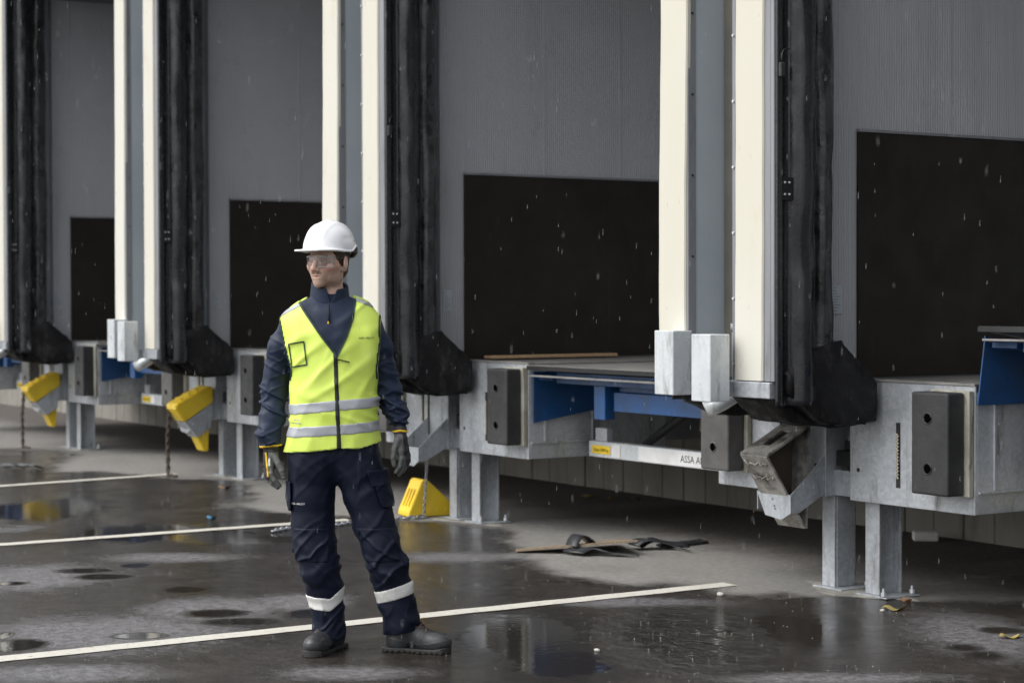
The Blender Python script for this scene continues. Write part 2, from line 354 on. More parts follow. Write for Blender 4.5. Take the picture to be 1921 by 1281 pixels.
ZT = 5.2
HB = (0, 6.154, FL)                                # base of load house in dock frame
def make_load_house():
    t = thing('load_house', '', 'load house', (X0, HB[1], HB[2]))
    off = (0, -HB[1], -HB[2])
    # inner left wall: ribbed sandwich panels, each its own piece
    sw = mobj('side_wall', B((-.075, -.012, 6.72, YW-.02, FL, ZT), bev=0), 'panel', t, off)
    ribs = {}
    def ribbed(width, zb):
        bm = bmesh.new(); pts = []; y = .006
        prof = [(0, 0)]
        while y < width-.012:
            prof += [(y, .0), (y+.003, -.0035), (y+.008, -.0035), (y+.010, 0)]; y += .0175
        prof.append((width-.004, 0))
        A = [bm.verts.new((q[1], q[0], zb)) for q in prof]; Bv = [bm.verts.new((q[1], q[0], ZT-.02)) for q in prof]
        for i in range(len(prof)-1): bm.faces.new((A[i], A[i+1], Bv[i+1], Bv[i]))
        # edge returns
        for (i, s_) in ((0, 1), (len(prof)-1, -1)):
            c, d = bm.verts.new((-.011, prof[i][0], zb)), bm.verts.new((-.011, prof[i][0], ZT-.02)); bm.faces.new((A[i], c, d, Bv[i]))
        return bm
    ys = [6.722, 6.925, 7.585, 8.245, 8.905]
    for i in range(4):
        mobj('wall_panel', ribbed(ys[i+1]-ys[i], FL), 'panel', sw, (0, ys[i], 0))
    for i in range(1, 4): mobj('joint_highlight', B((.0005, .0035, ys[i]-.004, ys[i]+.003, 2.43 if i > 1 else 2.43, ZT-.9), bev=0), 'panel_out', sw)  # pale strips put in as the highlight line along each panel joint
    # dark lining boards on the lower wall
    for (ya, yb) in ((6.908, 8.12), (8.123, 9.0)):
        mobj('lining_board', B((.002, .020, ya, yb, FL+.01, 2.412), bev=.002), 'lining', sw)
    mobj('lining_trim', B((.002, .026, 6.906, 9.0, 2.4125, 2.427), bev=.001), 'frame', sw)
    st = mobj('safety_sticker', B((.0025, .0045, 6.742, 6.806, 1.47, 1.617), bev=0), 'sticker', sw)
    bm = bmesh.new()
    for j in range(9):
        z = 1.604-j*.0145; box(bm, .0046, .0052, 6.748, 6.748+(.02 if j < 2 else .05-.012*((j*7) % 3)), z-.004, z)
    mobj('fine_print', bm, 'inkgrey', sw)
    # right wall, pale outside
    rw = mobj('outer_wall', B((3.444, 3.518, 6.21, YW-.02, FL-.02, ZT), bev=0), 'panel_out', t, off)
    mobj('corner_flashing', B((3.50, 3.524, 6.162, 6.214, FL-.02, ZT), bev=.002), 'frame', rw)
    bm = bmesh.new()
    for i in range(7): cyl(bm, (3.523, 6.19, 1.35+i*.42), (.006, 0, 0), .006, 8)
    mobj('screw', bm, 'dark', rw)
    mobj('inner_skin', B((3.43, 3.443, 6.72, YW-.02, FL, ZT), bev=0), 'panel', rw)
    # back of shelter gap, downpipe collar
    gc = mobj('gap_cover', B((3.525, 3.80, 6.40, 6.42, 1.14, ZT), bev=0), 'olive', t, off)
    mobj('roof', B((-.074, 3.442, 6.74, YW-.02, 4.66, 4.76), bev=0), 'roof', t, off)
    mobj('top_cover', B((-.08, 3.52, 6.16, YW-.02, ZT, ZT+.12), bev=0), 'roof', t, off)
    mobj('header', B((.26, 3.18, 6.2, 6.24, 4.85, ZT), bev=0), 'rubber', t, off)
    mobj('floor_plate', B((-.01, .86, 6.90, YW-.02, FL-.03, FL), bev=0), 'deck', t, off)
    mobj('floor_plate', B((2.88, 3.43, 6.90, YW-.02, FL-.03, FL), bev=0), 'deck', t, off)
    # cream marker strips, slightly bowed
    def strip(xa, xb, zb, lean, bow):
        bm = bmesh.new(); n = 24; rows = []
        for i in range(n+1):
            z = zb+(ZT-zb)*i/n; f = i/n
            dx = lean*f + bow*math.sin(min(f*2.4, 1)*math.pi)*(1-f)+.0015*math.sin(i*1.9)
            rows.append([bm.verts.new(p) for p in ((xa+dx, 6.176, z), (xa+dx, 6.158, z), (xa+.006+dx, 6.150, z), (xb-.006+dx, 6.150, z), (xb+dx, 6.158, z), (xb+dx, 6.176, z))])
        for a, b_ in zip(rows, rows[1:]):
            for k in range(5): bm.faces.new((a[k], a[k+1], b_[k+1], b_[k]))
        bm.faces.new(rows[0][::-1]); bm.faces.new(rows[-1])
        return bm
    mobj('marker_strip', strip(-.065, .152, 1.142, .022, .004), 'cream', t, off)
    mobj('marker_strip', strip(3.285, 3.514, 1.142, .03, -.012), 'cream', t, off)
    # left frame post
    fp = mobj('frame_post', B((.157, .205, 6.162, 6.22, 1.14, ZT), (.209, .236, 6.158, 6.178, 1.14, ZT), (-.06, .20, 6.222, 6.262, 1.14, ZT), bev=.003), 'frame', t, off)
    mobj('post_flange', B((-.098, -.069, 6.165, 6.215, 1.14, ZT), bev=.003), 'frame', fp)
    bm = bmesh.new()
    for i in range(9):
        cyl(bm, (-.084, 6.165, 1.22+i*.33), (0, -.008, 0), .007, 8)
    mobj('flange_screw', bm, 'galv_light', fp)
    mobj('outer_skin', B((-.092, -.078, 6.27, YW-.02, 1.1, ZT), bev=0), 'panel_out', t, off)
    mobj('bottom_rail', B((-.21, .215, 6.145, 6.20, 1.056, 1.136), bev=.004), 'galv', t, off)
    mobj('frame_post', B((3.31, 3.42, 6.185, 6.25, 1.14, ZT), bev=.003), 'frame', t, off)
    mobj('bottom_rail', B((3.32, 3.56, 6.165, 6.235, 1.056, 1.136), bev=.004), 'galv', t, off)
    # black curtains folded inwards
    def curtain(sign, cx, name='curtain'):
        prof = [(.240, 6.164), (.252, 6.168), (.248, 6.20), (.215, 6.235), (.212, 6.268), (.235, 6.285), (.262, 6.315), (.268, 6.36), (.245, 6.405), (.205, 6.435), (.185, 6.46), (.205, 6.475), (.222, 6.50), (.215, 6.545), (.185, 6.585), (.150, 6.615), (.120, 6.612)]
        P_ = np.array(prof); nn = 60; tt = np.linspace(0, len(prof)-1, nn); X_ = np.interp(tt, range(len(prof)), P_[:, 0]); Y_ = np.interp(tt, range(len(prof)), P_[:, 1])
        nz = 150; zs_ = np.linspace(1.02, ZT, nz)
        U_, Z_ = np.meshgrid(np.arange(nn), zs_, indexing='ij')
        x = X_[U_]; y = Y_[U_]
        s_ = np.clip((U_/nn-.22)/.2, 0, 1)
        d = .014*vnoise(U_*.09, Z_*2.2, Z_*0+3.3) + .007*vnoise(U_*.2, Z_*7.5, Z_*0+9.1) + .009*(1-np.abs(vnoise(U_*.12, Z_*4.6, Z_*0+5.7)))
        d = d*s_; y = y + .035*vnoise(Z_*0+1.7, Z_*1.6, Z_*0)*np.clip((U_/nn-.5)*2, 0, 1)
        x = x + d
        if sign < 0: x = cx-x
        V = np.stack([x, y, Z_], -1).reshape(-1, 3)
        o = gridmesh(name, V, nn, nz, 'rubber', t, off, .004); o.data.materials.append(mt['film'])
        for p_ in o.data.polygons:
            if p_.index//(nz-1) > 35: p_.material_index = 1
        return o
    cu = curtain(1, 0)
    bm = bmesh.new()
    for dy in (0, .028):
        for dz in (0, .058):
            bmesh.ops.create_icosphere(bm, subdivisions=2, radius=.0065, matrix=Matrix.Translation((.243, 6.222+dy, 2.06+dz)))
    o_ = mobj('bolt', bm, 'galv_light', cu, (0, 0, 0), True)
    mobj('bolt_plate', B((.222, .240, 6.19, 6.28, 2.03, 2.145), bev=.003), 'dark', cu)
    curtain(-1, 3.63)
    # lower corner pads
    def pad(outline, x_, thick, seed):
        # outline in (y,z); crumpled slab facing +X
        n = 34; ys_, zs_ = [p[0] for p in outline], [p[1] for p in outline]
        bm = bmesh.new(); vs_ = [bm.verts.new((x_, p[0], p[1])) for p in outline]; f = bm.faces.new(vs_)
        r_ = bmesh.ops.extrude_face_region(bm, geom=[f]); bmesh.ops.translate(bm, verts=[v for v in r_['geom'] if isinstance(v, bmesh.types.BMVert)], vec=(-thick, 0, 0))
        bmesh.ops.triangulate(bm, faces=bm.faces)
        for _ in range(4): bmesh.ops.subdivide_edges(bm, edges=[e for e in bm.edges if e.calc_length() > .03], cuts=1)
        bmesh.ops.triangulate(bm, faces=bm.faces)
        P3 = np.array([v.co[:] for v in bm.verts])
        d = .016*vnoise(P3[:, 0]*9+seed, P3[:, 1]*9, P3[:, 2]*7)+.007*(1-2*np.abs(vnoise(P3[:, 0]*8+seed, P3[:, 1]*15+P3[:, 2]*6, P3[:, 2]*9)))+.006*(1-2*np.abs(vnoise(P3[:, 0]*20+seed, P3[:, 1]*34, P3[:, 2]*15)))
        for v, dd in zip(bm.verts, d): v.co.x += dd; v.co.y += dd*.5; v.co.z += dd*.4
        return bm
    o1 = [(6.22, 1.17), (6.40, 1.29), (6.585, 1.335), (6.79, 1.165), (6.83, 1.12), (6.825, .925), (6.66, .905), (6.52, .912), (6.24, 1.075)]
    mobj('corner_pad', pad(o1, .235, .10, 1.), 'pad', t, off, True)
    o2 = [(6.24, 1.05), (6.86, 1.05), (6.86, .90), (6.62, .89), (6.35, .93)]
    mobj('corner_pad', pad(o2, .125, .32, 5.), 'pad', t, off, True)
    o3 = [(6.22, 1.15), (6.45, 1.20), (6.85, 1.12), (6.86, .92), (6.5, .92), (6.3, 1.0)]
    mobj('corner_pad', pad(o3, 3.42, .12, 9.), 'pad', t, off, True)
    # impact boxes under the right marker strip
    for (xa, xb, ya, zb, zt) in ((3.405, 3.565, 6.03, 1.052, 1.385), (3.79, 3.945, 5.975, 1.035, 1.372)):
        mobj('impact_box', B((xa, xb, ya, ya+.125, zb, zt), bev=.004), 'galv_light', t, off)
    # downpipe with spout
    dp = bmesh.new(); tube(dp, [(3.70, 6.36, 1.40), (3.70, 6.36, 1.10)], .04, 14)
    tube(dp, [(3.70, 6.36, 1.42), (3.70, 6.36, 1.385)], .048, 14)
    d_ = mobj('downpipe', dp, 'galv', t, off, True)
    sp_ = bmesh.new(); tube(sp_, [(3.72, 6.36, 1.10), (3.70, 6.33, 1.06), (3.66, 6.27, 1.015), (3.61, 6.21, .975)], .048, 16, caps=False)
    so_ = mobj('spout', sp_, 'galv_light', d_, (0, 0, 0), True); md = so_.modifiers.new('t', 'SOLIDIFY'); md.thickness = .004
    # little sensor with a cable on the post
    bm = bmesh.new(); box(bm, .253, .275, 6.17, 6.20, 2.63, 2.70, bev=.004)
    cs = mobj('sensor', bm, 'bumper', t, off)
    bm = bmesh.new(); tube(bm, [(.262, 6.185, 2.70), (.262, 6.185, 2.74), (.262, 6.20, 2.765), (.26, 6.235, 2.77)], .0035, 6); mobj('cable', bm, 'bumper', cs, (0, 0, 0), True)
    return t

# ================================================================ LOADING DOCK (platform, legs, bumpers, leveler)
DB = (0, YP, 0)
def make_dock():
    t = thing('loading_dock', '', 'loading dock', (X0, YP, 0)); off = (0, -YP, 0)
    # front plates
    def plate(xa, xb):
        bm = bmesh.new(); box(bm, xa, xb, YP, YP+.012, .497, 1.122, bev=.003)
        return bm
    p1 = mobj('front_plate', plate(-.014, .872), 'galv', t, off)
    p2 = mobj('front_plate', plate(2.868, 3.775), 'galv', t, off)
    for p, hx in ((p1, .05), (p2, 3.70)):
        bm = bmesh.new(); cyl(bm, (hx, YP-.0015, .66), (0, .004, 0), .012, 10); mobj('bolt_hole', bm, 'dark', p)
    # slots with rope
    for p, xs_ in ((p1, (.345,)), (p2, (3.42, 3.50))):
        bm = bmesh.new(); rp = bmesh.new()
        for x in xs_:
            box(bm, x-.015, x+.015, YP-.002, YP+.003, .59, .92, bev=0)
            for i in range(26): bmesh.ops.create_icosphere(rp, subdivisions=1, radius=.009, matrix=Matrix.Translation((x+.003*(-1)**i, YP-.008, .64+i*.0088)) @ Matrix.Diagonal((1, .6, .7, 1)))
        mobj('rope_slot', bm, 'dark', p); mobj('rope', rp, 'rope', p, (0, 0, 0), True)
    # platform sides and frame
    def side(x, s):
        bm = bmesh.new(); box(bm, x-.006, x+.006, YP+.0125, 8.0, .50, 1.09, bev=.002)
        return bm
    s1 = mobj('side_sheet', side(.866, 1), 'galv', t, off)
    mobj('sheet_rib', B((.873, .885, 6.90, 7.42, .60, .612), (.873, .885, 7.0, 7.012, .614, 1.08), (.873, .885, 7.38, 7.392, .614, 1.08), bev=.001), 'galv', s1)
    mobj('side_sheet', side(2.874, 1), 'galv', t, off)
    mobj('outer_side_sheet', B((-.013, -.001, YP+.0125, 9.0, .50, 1.09), bev=.002), 'galv', t, off)
    mobj('outer_side_sheet', B((3.76, 3.772, YP+.0125, 9.0, .50, 1.09), bev=.002), 'galv', t, off)
    # legs
    def hbeam(x, y, zt, w=.10, d=.15):
        bm = bmesh.new(); hw = w/2
        box(bm, x-hw, x+hw, y, y+.011, .012, zt, bev=.001); box(bm, x-hw, x+hw, y+d-.011, y+d, .012, zt, bev=.001); box(bm, x-.004, x+.004, y+.0112, y+d-.0112, .012, zt, bev=0)
        return bm
    l1 = mobj('support_leg', hbeam(.075, 6.955, .497, .105, .16), 'galv', t, off)
    bm = bmesh.new(); box(bm, -.31-.0, -.215, 6.955, 7.095, .012, .60, bev=.004)
    l2 = mobj('support_leg', hbeam(3.715, 6.955, .60, .098, .15), 'galv', t, off); bm.free()
    mobj('web_cover', B((3.762, 3.770, 6.968, 7.093, .012, .60), bev=.001), 'galv', l2)
    for l, x in ((l1, .075), (l2, 3.715)):
        bp_ = mobj('base_plate', B((x-.09, x+.14, 6.92, 7.16, 0.003, .011), bev=.002), 'galv', l)
        for (dx, dy) in (((.11, .03), (.11, .23)) if x < 1 else ((.11, .23),)):
            bm = bmesh.new(); cyl(bm, (x+dx, 6.90+dy, .015), (0, 0, .02), .014, 6); cyl(bm, (x+dx, 6.90+dy, .0352), (0, 0, .02), .007, 6); mobj('anchor_bolt', bm, 'galv_light', l)
    mobj('leg_bracket', B((3.74, 3.955, 6.945, 6.957, .505, .64), (3.735, 3.76, 6.86, 6.944, .50, .70), bev=.002), 'galv', l2)
    mobj('rubber_block', B((3.79, 3.955, 6.94, 7.04, .66, .745), (3.84, 3.95, 6.95, 7.02, .747, .80), bev=.006), 'dark', l2)
    # bumpers
    for (xa, worn) in ((.589, 0), (2.892, 1)):
        xb = xa+.25
        bk = mobj('bumper_backing', B((xa+.02, xb+.028, YP-.035, YP-.003, .585, 1.10), bev=.003), 'backing', t, off)
        bm = bmesh.new(); box(bm, xa, xb, YP-.15, YP-.036, .592, 1.092, bev=.012, seg=3)
        b_ = mobj('bumper', bm, 'bumper_worn' if worn else 'bumper', t, off)
        for z in (.72, .965):
            bm = bmesh.new(); cyl(bm, (xa+.115, YP-.1515, z), (0, .01, 0), .024, 16); mobj('bolt_recess_shade', bm, 'hole', b_)  # flat black disc painted as the shade down the bolt recess
            bm = bmesh.new(); tube(bm, [(xa+.115+.027*math.cos(a), YP-.150, z+.027*math.sin(a)) for a in np.linspace(0, 2*math.pi, 17)], .004, 6); mobj('recess_rim', bm, 'bumper_worn' if worn else 'bumper', b_, (0, 0, 0), True)
    # front floor edge
    for xa, xb in ((-.014, .872), (2.868, 3.775)): mobj('floor_edge', B((xa, xb, YP-.004, YP+.05, 1.1225, 1.135), bev=.001), 'deck', t, off)
    # leveler (own pivot at its rear hinge)
    HY = 8.9
    lv = bpy.data.objects.new('dock_leveler', None); COL.objects.link(lv); lv.parent = t; lv.location = (0, HY-YP, 1.10); lo = (0, -HY, -1.10)
    mobj('deck_plate', B((.895, 2.855, 6.862, HY, 1.096, 1.118), bev=.003), 'deck', lv, lo)
    mobj('deck_nosing', B((.895, 2.855, 6.850, 6.8615, 1.088, 1.116), bev=.001), 'dark', lv, lo)
    mobj('lip_edge', B((.93, 2.855, 6.85, 6.90, 1.045, 1.056), bev=.001), 'deck', lv, lo)
    mobj('hinge_beam', B((1.10, 2.83, 6.95, 7.03, 1.005, 1.075), (.92, 1.08, 6.93, 7.0, 1.02, 1.05), bev=.003), 'blue', lv, lo)
    bm = bmesh.new(); prism(bm, [(.890, 6.905, 1.075), (.890, 6.905, .738), (.890, 7.43, .815), (.890, 7.95, .90), (.890, 8.5, 1.075)], (.008, 0, 0)); mobj('toe_guard', bm, 'blue', lv, lo)
    bm = bmesh.new(); prism(bm, [(2.850, 6.905, 1.075), (2.850, 6.905, .738), (2.850, 7.43, .815), (2.850, 7.95, .90), (2.850, 8.5, 1.075)], (.008, 0, 0)); mobj('toe_guard', bm, 'blue', lv, lo)
    mobj('lip_support', B((1.48, 1.60, 6.98, 7.06, .79, 1.003), bev=.003), 'blue', lv, lo)
    mobj('cross_beam', B((1.64, 2.84, 7.02, 7.10, .845, .965), (1.66, 2.84, 7.05, 7.09, .967, 1.003), bev=.003), 'blue', lv, lo)
    bm = bmesh.new(); cyl(bm, (2.02, 6.949, 1.04), (0, -.003, 0), .009, 10); mobj('bolt_hole', bm, 'ink', lv, lo)
    # lower cross bar with labels
    br = mobj('cross_bar', B((.96, 2.86, 7.30, 7.38, .508, .612), bev=.003), 'galv_light', t, off)
    mobj('load_label', B((1.0, 1.205, 7.2965, 7.2985, .532, .585), bev=0), 'labely', br)
    o_ = text_mesh('label_print', 'Qmax 6000 kg', .029, 'ink', br, Matrix.Translation((1.015, 7.296, .548)) @ FRONT)
    mobj('plain_label', B((1.225, 1.32, 7.2965, 7.2985, .518, .60), bev=0), 'white', br)
    mobj('name_label', B((1.52, 2.60, 7.2965, 7.2985, .514, .606), bev=0), 'labelw', br)
    text_mesh('label_print', 'ASSA ABLOY', .062, 'ink', br, Matrix.Translation((1.965, 7.296, .538)) @ FRONT)
    mobj('bar_bracket', B((1.02, 1.15, 7.31, 7.36, .614, .70), bev=.003), 'galv', br)
    bm = bmesh.new(); tube(bm, [(1.33, 7.5, .60), (1.85, 7.5, .87)], .03, 8); mobj('strut', bm, 'dark', t, off)
    bm = bmesh.new(); tube(bm, [(2.03, 7.45, .84), (2.08, 7.45, .76), (2.2, 7.45, .66), (2.27, 7.42, .60)], .009, 6); mobj('hose', bm, 'dark', t, off, True)
    bm = bmesh.new(); tube(bm, [(2.42, 7.1, .90), (2.42, 7.1, .76)], .006, 6); mobj('pin', bm, 'rust', t, off)
    # wheel chock holder: folded sheet below the right front plate
    bm = bmesh.new()
    F1 = [(3.50, 6.64, .520), (3.775, 6.64, .520), (3.775, 6.64, .425), (3.70, 6.64, .385), (3.57, 6.64, .400)]
    prism(bm, F1, (0, .006, 0))
    F2 = [(3.775, 6.642, .520), (3.775, 6.875, .715), (3.775, 6.875, .515), (3.775, 6.70, .425), (3.775, 6.642, .425)]
    prism(bm, F2, (-.006, 0, 0))
    F3 = [(3.50, 6.642, .520), (3.50, 6.875, .715), (3.50, 6.875, .515), (3.50, 6.70, .425), (3.50, 6.642, .425)]
    prism(bm, F3, (.006, 0, 0))
    hd = mobj('chock_holder', bm, 'galv', t, off)
    bm = bmesh.new()
    for (dx, dz) in ((.03, .0), (.045, -.035), (.05, -.05)): cyl(bm, (3.60+dx, 6.6385, .49+dz), (0, -.002, 0), .006, 8)
    mobj('holder_print', bm, 'inkgrey', hd)
    return t
house0 = make_load_house(); dock0 = make_dock()
NAMES = ['nearest the camera at the right edge of the photo', 'directly right of the worker', 'directly behind the left arm side of the worker', 'second from the left edge', 'farthest away at the left edge']
hl = ['grey load house nearest the camera, at the right edge, black curtain and dark lining',
      'grey load house in the middle, its dark lining right of the worker in yellow vest',
      'grey load house whose dark lining shows just left of the white helmet',
      'grey load house with two yellow-marked posts left of the worker, second from left edge',
      'farthest grey load house, only a sliver of it at the left edge']
dl = ['steel loading dock at the right edge with raised blue leveler and largest black bumper',
      'steel loading dock in the middle with blue leveler and white name label on its bar',
      'steel loading dock behind the worker, its bumper just left of his sleeve',
      'steel loading dock near the left edge with small yellow label and blue leveler',
      'farthest steel loading dock cut by the left edge of the photo']
hl[3] = 'grey load house with the smallest full dark lining, second from the left edge'
DX = [0, -.009, .015, -.043, -.043]
houses, docks = [house0], [dock0]
for k in range(1, 5):
    for src, lst in ((house0, houses), (dock0, docks)):
        c = copy_tree(src); c.location.x = X0-k*PIT+DX[k]; lst.append(c)
for k in range(5):
    tag(houses[k], hl[k], 'load house', 'load houses in a row'); tag(docks[k], dl[k], 'loading dock', 'loading docks in a row')
for ch in docks[0].children:
    if ch.name.startswith('dock_leveler'): ch.rotation_euler.x = -.146
# plank on the middle dock floor
a, b_ = gx(914, 671, X0-PIT+.075), gx(1152, 667, X0-PIT+.075)
pk = bmesh.new(); dd = (b_-a); dd[2] = 0; L = np.linalg.norm(dd); ang = math.atan2(dd[1], dd[0]); box(pk, 0, L, -.045, .045, 0, .02, bev=.002); 
o = mobj('plank', pk, 'wood'); o.location = (a[0], a[1], FL+.012); o.rotation_euler.z = ang
tag(o, 'thin bare wooden plank lying on the middle dock floor by the dark lining', 'plank')

# grout and pads round the legs
def blobslab(name, c, rx, ry, h, m, label, cat, seed, rz=0, kind=None, group=None):
    bm = bmesh.new(); n = 26; top = []; bot = []
    for i in range(n):
        a = 2*math.pi*i/n; r = 1+.22*math.sin(3*a+seed)+.12*math.sin(7*a+seed*2)+random.uniform(-.06, .06)
        x, y = rx*r*math.cos(a), ry*r*math.sin(a)
        bot.append(bm.verts.new((x, y, 0))); top.append(bm.verts.new((x*.86, y*.86, h*random.uniform(.5, 1))))
    for i in range(n): bm.faces.new((bot[i], bot[(i+1) % n], top[(i+1) % n], top[i]))
    c0 = bm.verts.new((0, 0, h))
    for i in range(n): bm.faces.new((top[i], top[(i+1) % n], c0))
    o = mobj(name, bm, m, None, (c[0], c[1], .001), True); o.rotation_euler.z = rz
    return tag(o, label, cat, group, kind)
for k in range(4):
    blobslab('grout_spill', (X0-k*PIT-.10, 6.99), .36, .15, .003, 'grout', ['pale grout spill round the feet of the nearest steel legs', 'pale grout spill round the leg feet beside the yellow wheel chock', 'pale grout spill round the leg feet left of the worker\'s hand', 'pale grout spill round the small leg feet at the far left'][k], 'grout spill', k*1.3, group='grout spills')

# ================================================================ WHEEL CHOCKS
def wedge(name, m, parent, holes=True):
    """profile in YZ with ridge, width along X; y=0 front foot"""
    bm = bmesh.new(); W = .215
    prof = [(0, 0), (.0, .03), (.10, .255), (.125, .262), (.15, .255), (.36, .06), (.36, 0)]
    prism(bm, [(0, p[0], p[1]) for p in prof], (W, 0, 0))
    bmesh.ops.recalc_face_normals(bm, faces=bm.faces)
    bmesh.ops.bevel(bm, geom=list(bm.edges), offset=.006, segments=2, affect='EDGES')
    o = mobj(name, bm, m, parent)
    return o
def make_chock(loc, label, m='yellow', hollow=False, posed=True, rz=0):
    t = thing('wheel_chock', label, 'wheel chock', loc, rz, 'wheel chocks of the docks')
    b_ = wedge('body', m, t)
    bm = bmesh.new()
    for j in range(3):      # grip bars on the steep front face
        x = .045+j*.05; prism(bm, [(x, .022, .072), (x, .010, .077), (x, .060, .195), (x, .074, .191)], (.022, 0, 0))
    mobj('grip_bar', bm, m, t)
    bm = bmesh.new()
    for j in range(4): cyl(bm, (.2155, .10+.065*j, .045), (.004, 0, 0), .02, 10)
    mobj('side_stud', bm, m, t)
    return t
c1 = gz(742, 966)
ck = make_chock((c1[0]+.0, c1[1]+.02, .004), 'yellow plastic wheel chock standing on the ground beside the steel legs', rz=-.12)
# chocks in their holders: wedge turned so the ridge points down and back
def held_chock(k, label, m):
    t = thing('wheel_chock', label, 'wheel chock', (X0-(k+1)*PIT+(3.53 if m != 'yellow' else 3.585)+DX[k+1], 6.59, .585 if m != 'yellow' else .50), 0, 'wheel chocks of the docks')
    top = [(6.50, .735), (6.80, .885), (6.845, .875), (6.80, .33), (6.76, .335), (6.49, .70)]
    W = .22; bm = bmesh.new()
    if m == 'yellow':
        prism(bm, [(0, y-6.59, z-.585) for y, z in top], (W, 0, 0)); bmesh.ops.recalc_face_normals(bm, faces=bm.faces)
        bmesh.ops.bevel(bm, geom=list(bm.edges), offset=.01, segments=2, affect='EDGES')
        bm.free(); bm = bmesh.new()
        prism(bm, [(0, y-6.59, z-.585) for y, z in ((6.49, .70), (6.50, .735), (6.80, .885), (6.845, .875), (6.845, .745), (6.58, .575))], (W, 0, 0))
        bmesh.ops.recalc_face_normals(bm, faces=bm.faces); bmesh.ops.bevel(bm, geom=list(bm.edges), offset=.01, segments=2, affect='EDGES')
        mobj('body', bm, m, t)
        bm = bmesh.new(); prism(bm, [(.008, y-6.59, z-.585) for y, z in ((6.585, .572), (6.84, .74), (6.82, .52), (6.70, .44))], (W-.016, 0, 0)); mobj('side_plate', bm, 'galv', t)
        bm = bmesh.new(); prism(bm, [(.03, y-6.59, z-.585) for y, z in ((6.70, .46), (6.82, .54), (6.81, .31), (6.77, .315))], (W-.06, 0, 0)); bmesh.ops.recalc_face_normals(bm, faces=bm.faces); bmesh.ops.bevel(bm, geom=list(bm.edges), offset=.008, segments=2, affect='EDGES'); mobj('tip', bm, m, t)
        bm = bmesh.new()
        for j in range(3):
            y = 6.56+.07*j; zc = .735+(y-6.50)*.5; box(bm, .05, .17, y-6.59, y-6.59+.02, zc-.585+.008, zc-.585+.022, bev=.002)
        mobj('grip_bar', bm, m, t)
    else:
        # folded metal shell: top plate with a slot, front plate, closed by thin walls, open right side
        th = .012
        def quadp(p, q, x0_, x1_):
            p, q = np.array(p), np.array(q); d = (q-p)/np.linalg.norm(q-p); n_ = np.array([d[1], -d[0]])*th
            prism(bm, [(x0_, p[0]-6.59, p[1]-.585), (x0_, q[0]-6.59, q[1]-.585), (x0_, q[0]+n_[0]-6.59, q[1]+n_[1]-.585), (x0_, p[0]+n_[0]-6.59, p[1]+n_[1]-.585)], (x1_-x0_, 0, 0))
        quadp((6.50, .735), (6.80, .885), 0, .075); quadp((6.50, .735), (6.80, .885), .145, W)
        quadp((6.50, .735), (6.585, .7775), .0755, .1445); quadp((6.73, .85), (6.80, .885), .0755, .1445)
        mobj('top_plate', bm, m, t); bm = bmesh.new()
        prism(bm, [(.06, y-6.59, z-.585) for y, z in ((6.55, .745), (6.77, .855), (6.78, .835), (6.56, .725))], (.1, 0, 0)); mobj('slot_shade', bm, 'dark', t); bm = bmesh.new()  # dark plate added to stand for the shade inside the slot
        quadp((6.76, .335), (6.50, .722), .002, W-.002); mobj('front_plate', bm, m, t); bm = bmesh.new()
        quadp((6.80, .872), (6.78, .335), .002, W-.002); mobj('back_plate', bm, m, t); bm = bmesh.new()
        prism(bm, [(.085, y-6.59, z-.585) for y, z in ((6.52, .715), (6.79, .855), (6.775, .36))], (.01, 0, 0)); mobj('inner_web', bm, 'rust', t)
        bm = bmesh.new()
        pts = [(.03+.16*i/8, 6.515-6.59-.01+.012*(i % 2)+.002*i, .70-.585-.03*abs(math.sin(i*1.3))) for i in range(9)]
        tube(bm, pts, .007, 6); tube(bm, [(p[0], p[1]+.05, p[2]-.075) for p in pts], .006, 6); mobj('torn_edge', bm, 'chockgrey', t, (0, 0, 0), True)
    return t
held_chock(0, 'grimy dark metal wheel chock lying in the nearest chock holder', 'chockgrey')
held_chock(2, 'yellow wheel chock hung in its holder, right one of the two left of the worker', 'yellow')
held_chock(3, 'yellow wheel chock hung in its holder, leftmost and smallest one', 'yellow')

def chain_mesh(pts, link=.034, wire=.0042, lat=.0):
    bm = bmesh.new(); pts = [Vector(p) for p in pts]; segs = [(pts[i+1]-pts[i]).length for i in range(len(pts)-1)]
    tot = sum(segs); n = int(tot/(link*.72)); s = 0
    for i in range(n):
        q = (i+.5)*tot/n; a = 0
        while q > segs[a]: q -= segs[a]; a += 1
        p = pts[a].lerp(pts[a+1], q/segs[a]); d = (pts[a+1]-pts[a]).normalized()
        rf = Vector((0, 0, 1)) if abs(d.z) < .9 else Vector((1, 0, 0))
        e = d.cross(rf).normalized()
        if i % 2: e = d.cross(e).normalized()
        ring = [p+d*(link/2*math.cos(t))+e*(link*.28*math.sin(t)) for t in np.linspace(0, 2*math.pi, 9)]
        tube(bm, ring, wire, 5, caps=False)
    return bm
def hang(a, b_, sag, n=10):
    a, b_ = np.array(a), np.array(b_)
    return [tuple(a+(b_-a)*i/n-np.array([0, 0, sag*4*(i/n)*(1-i/n)])) for i in range(n+1)]
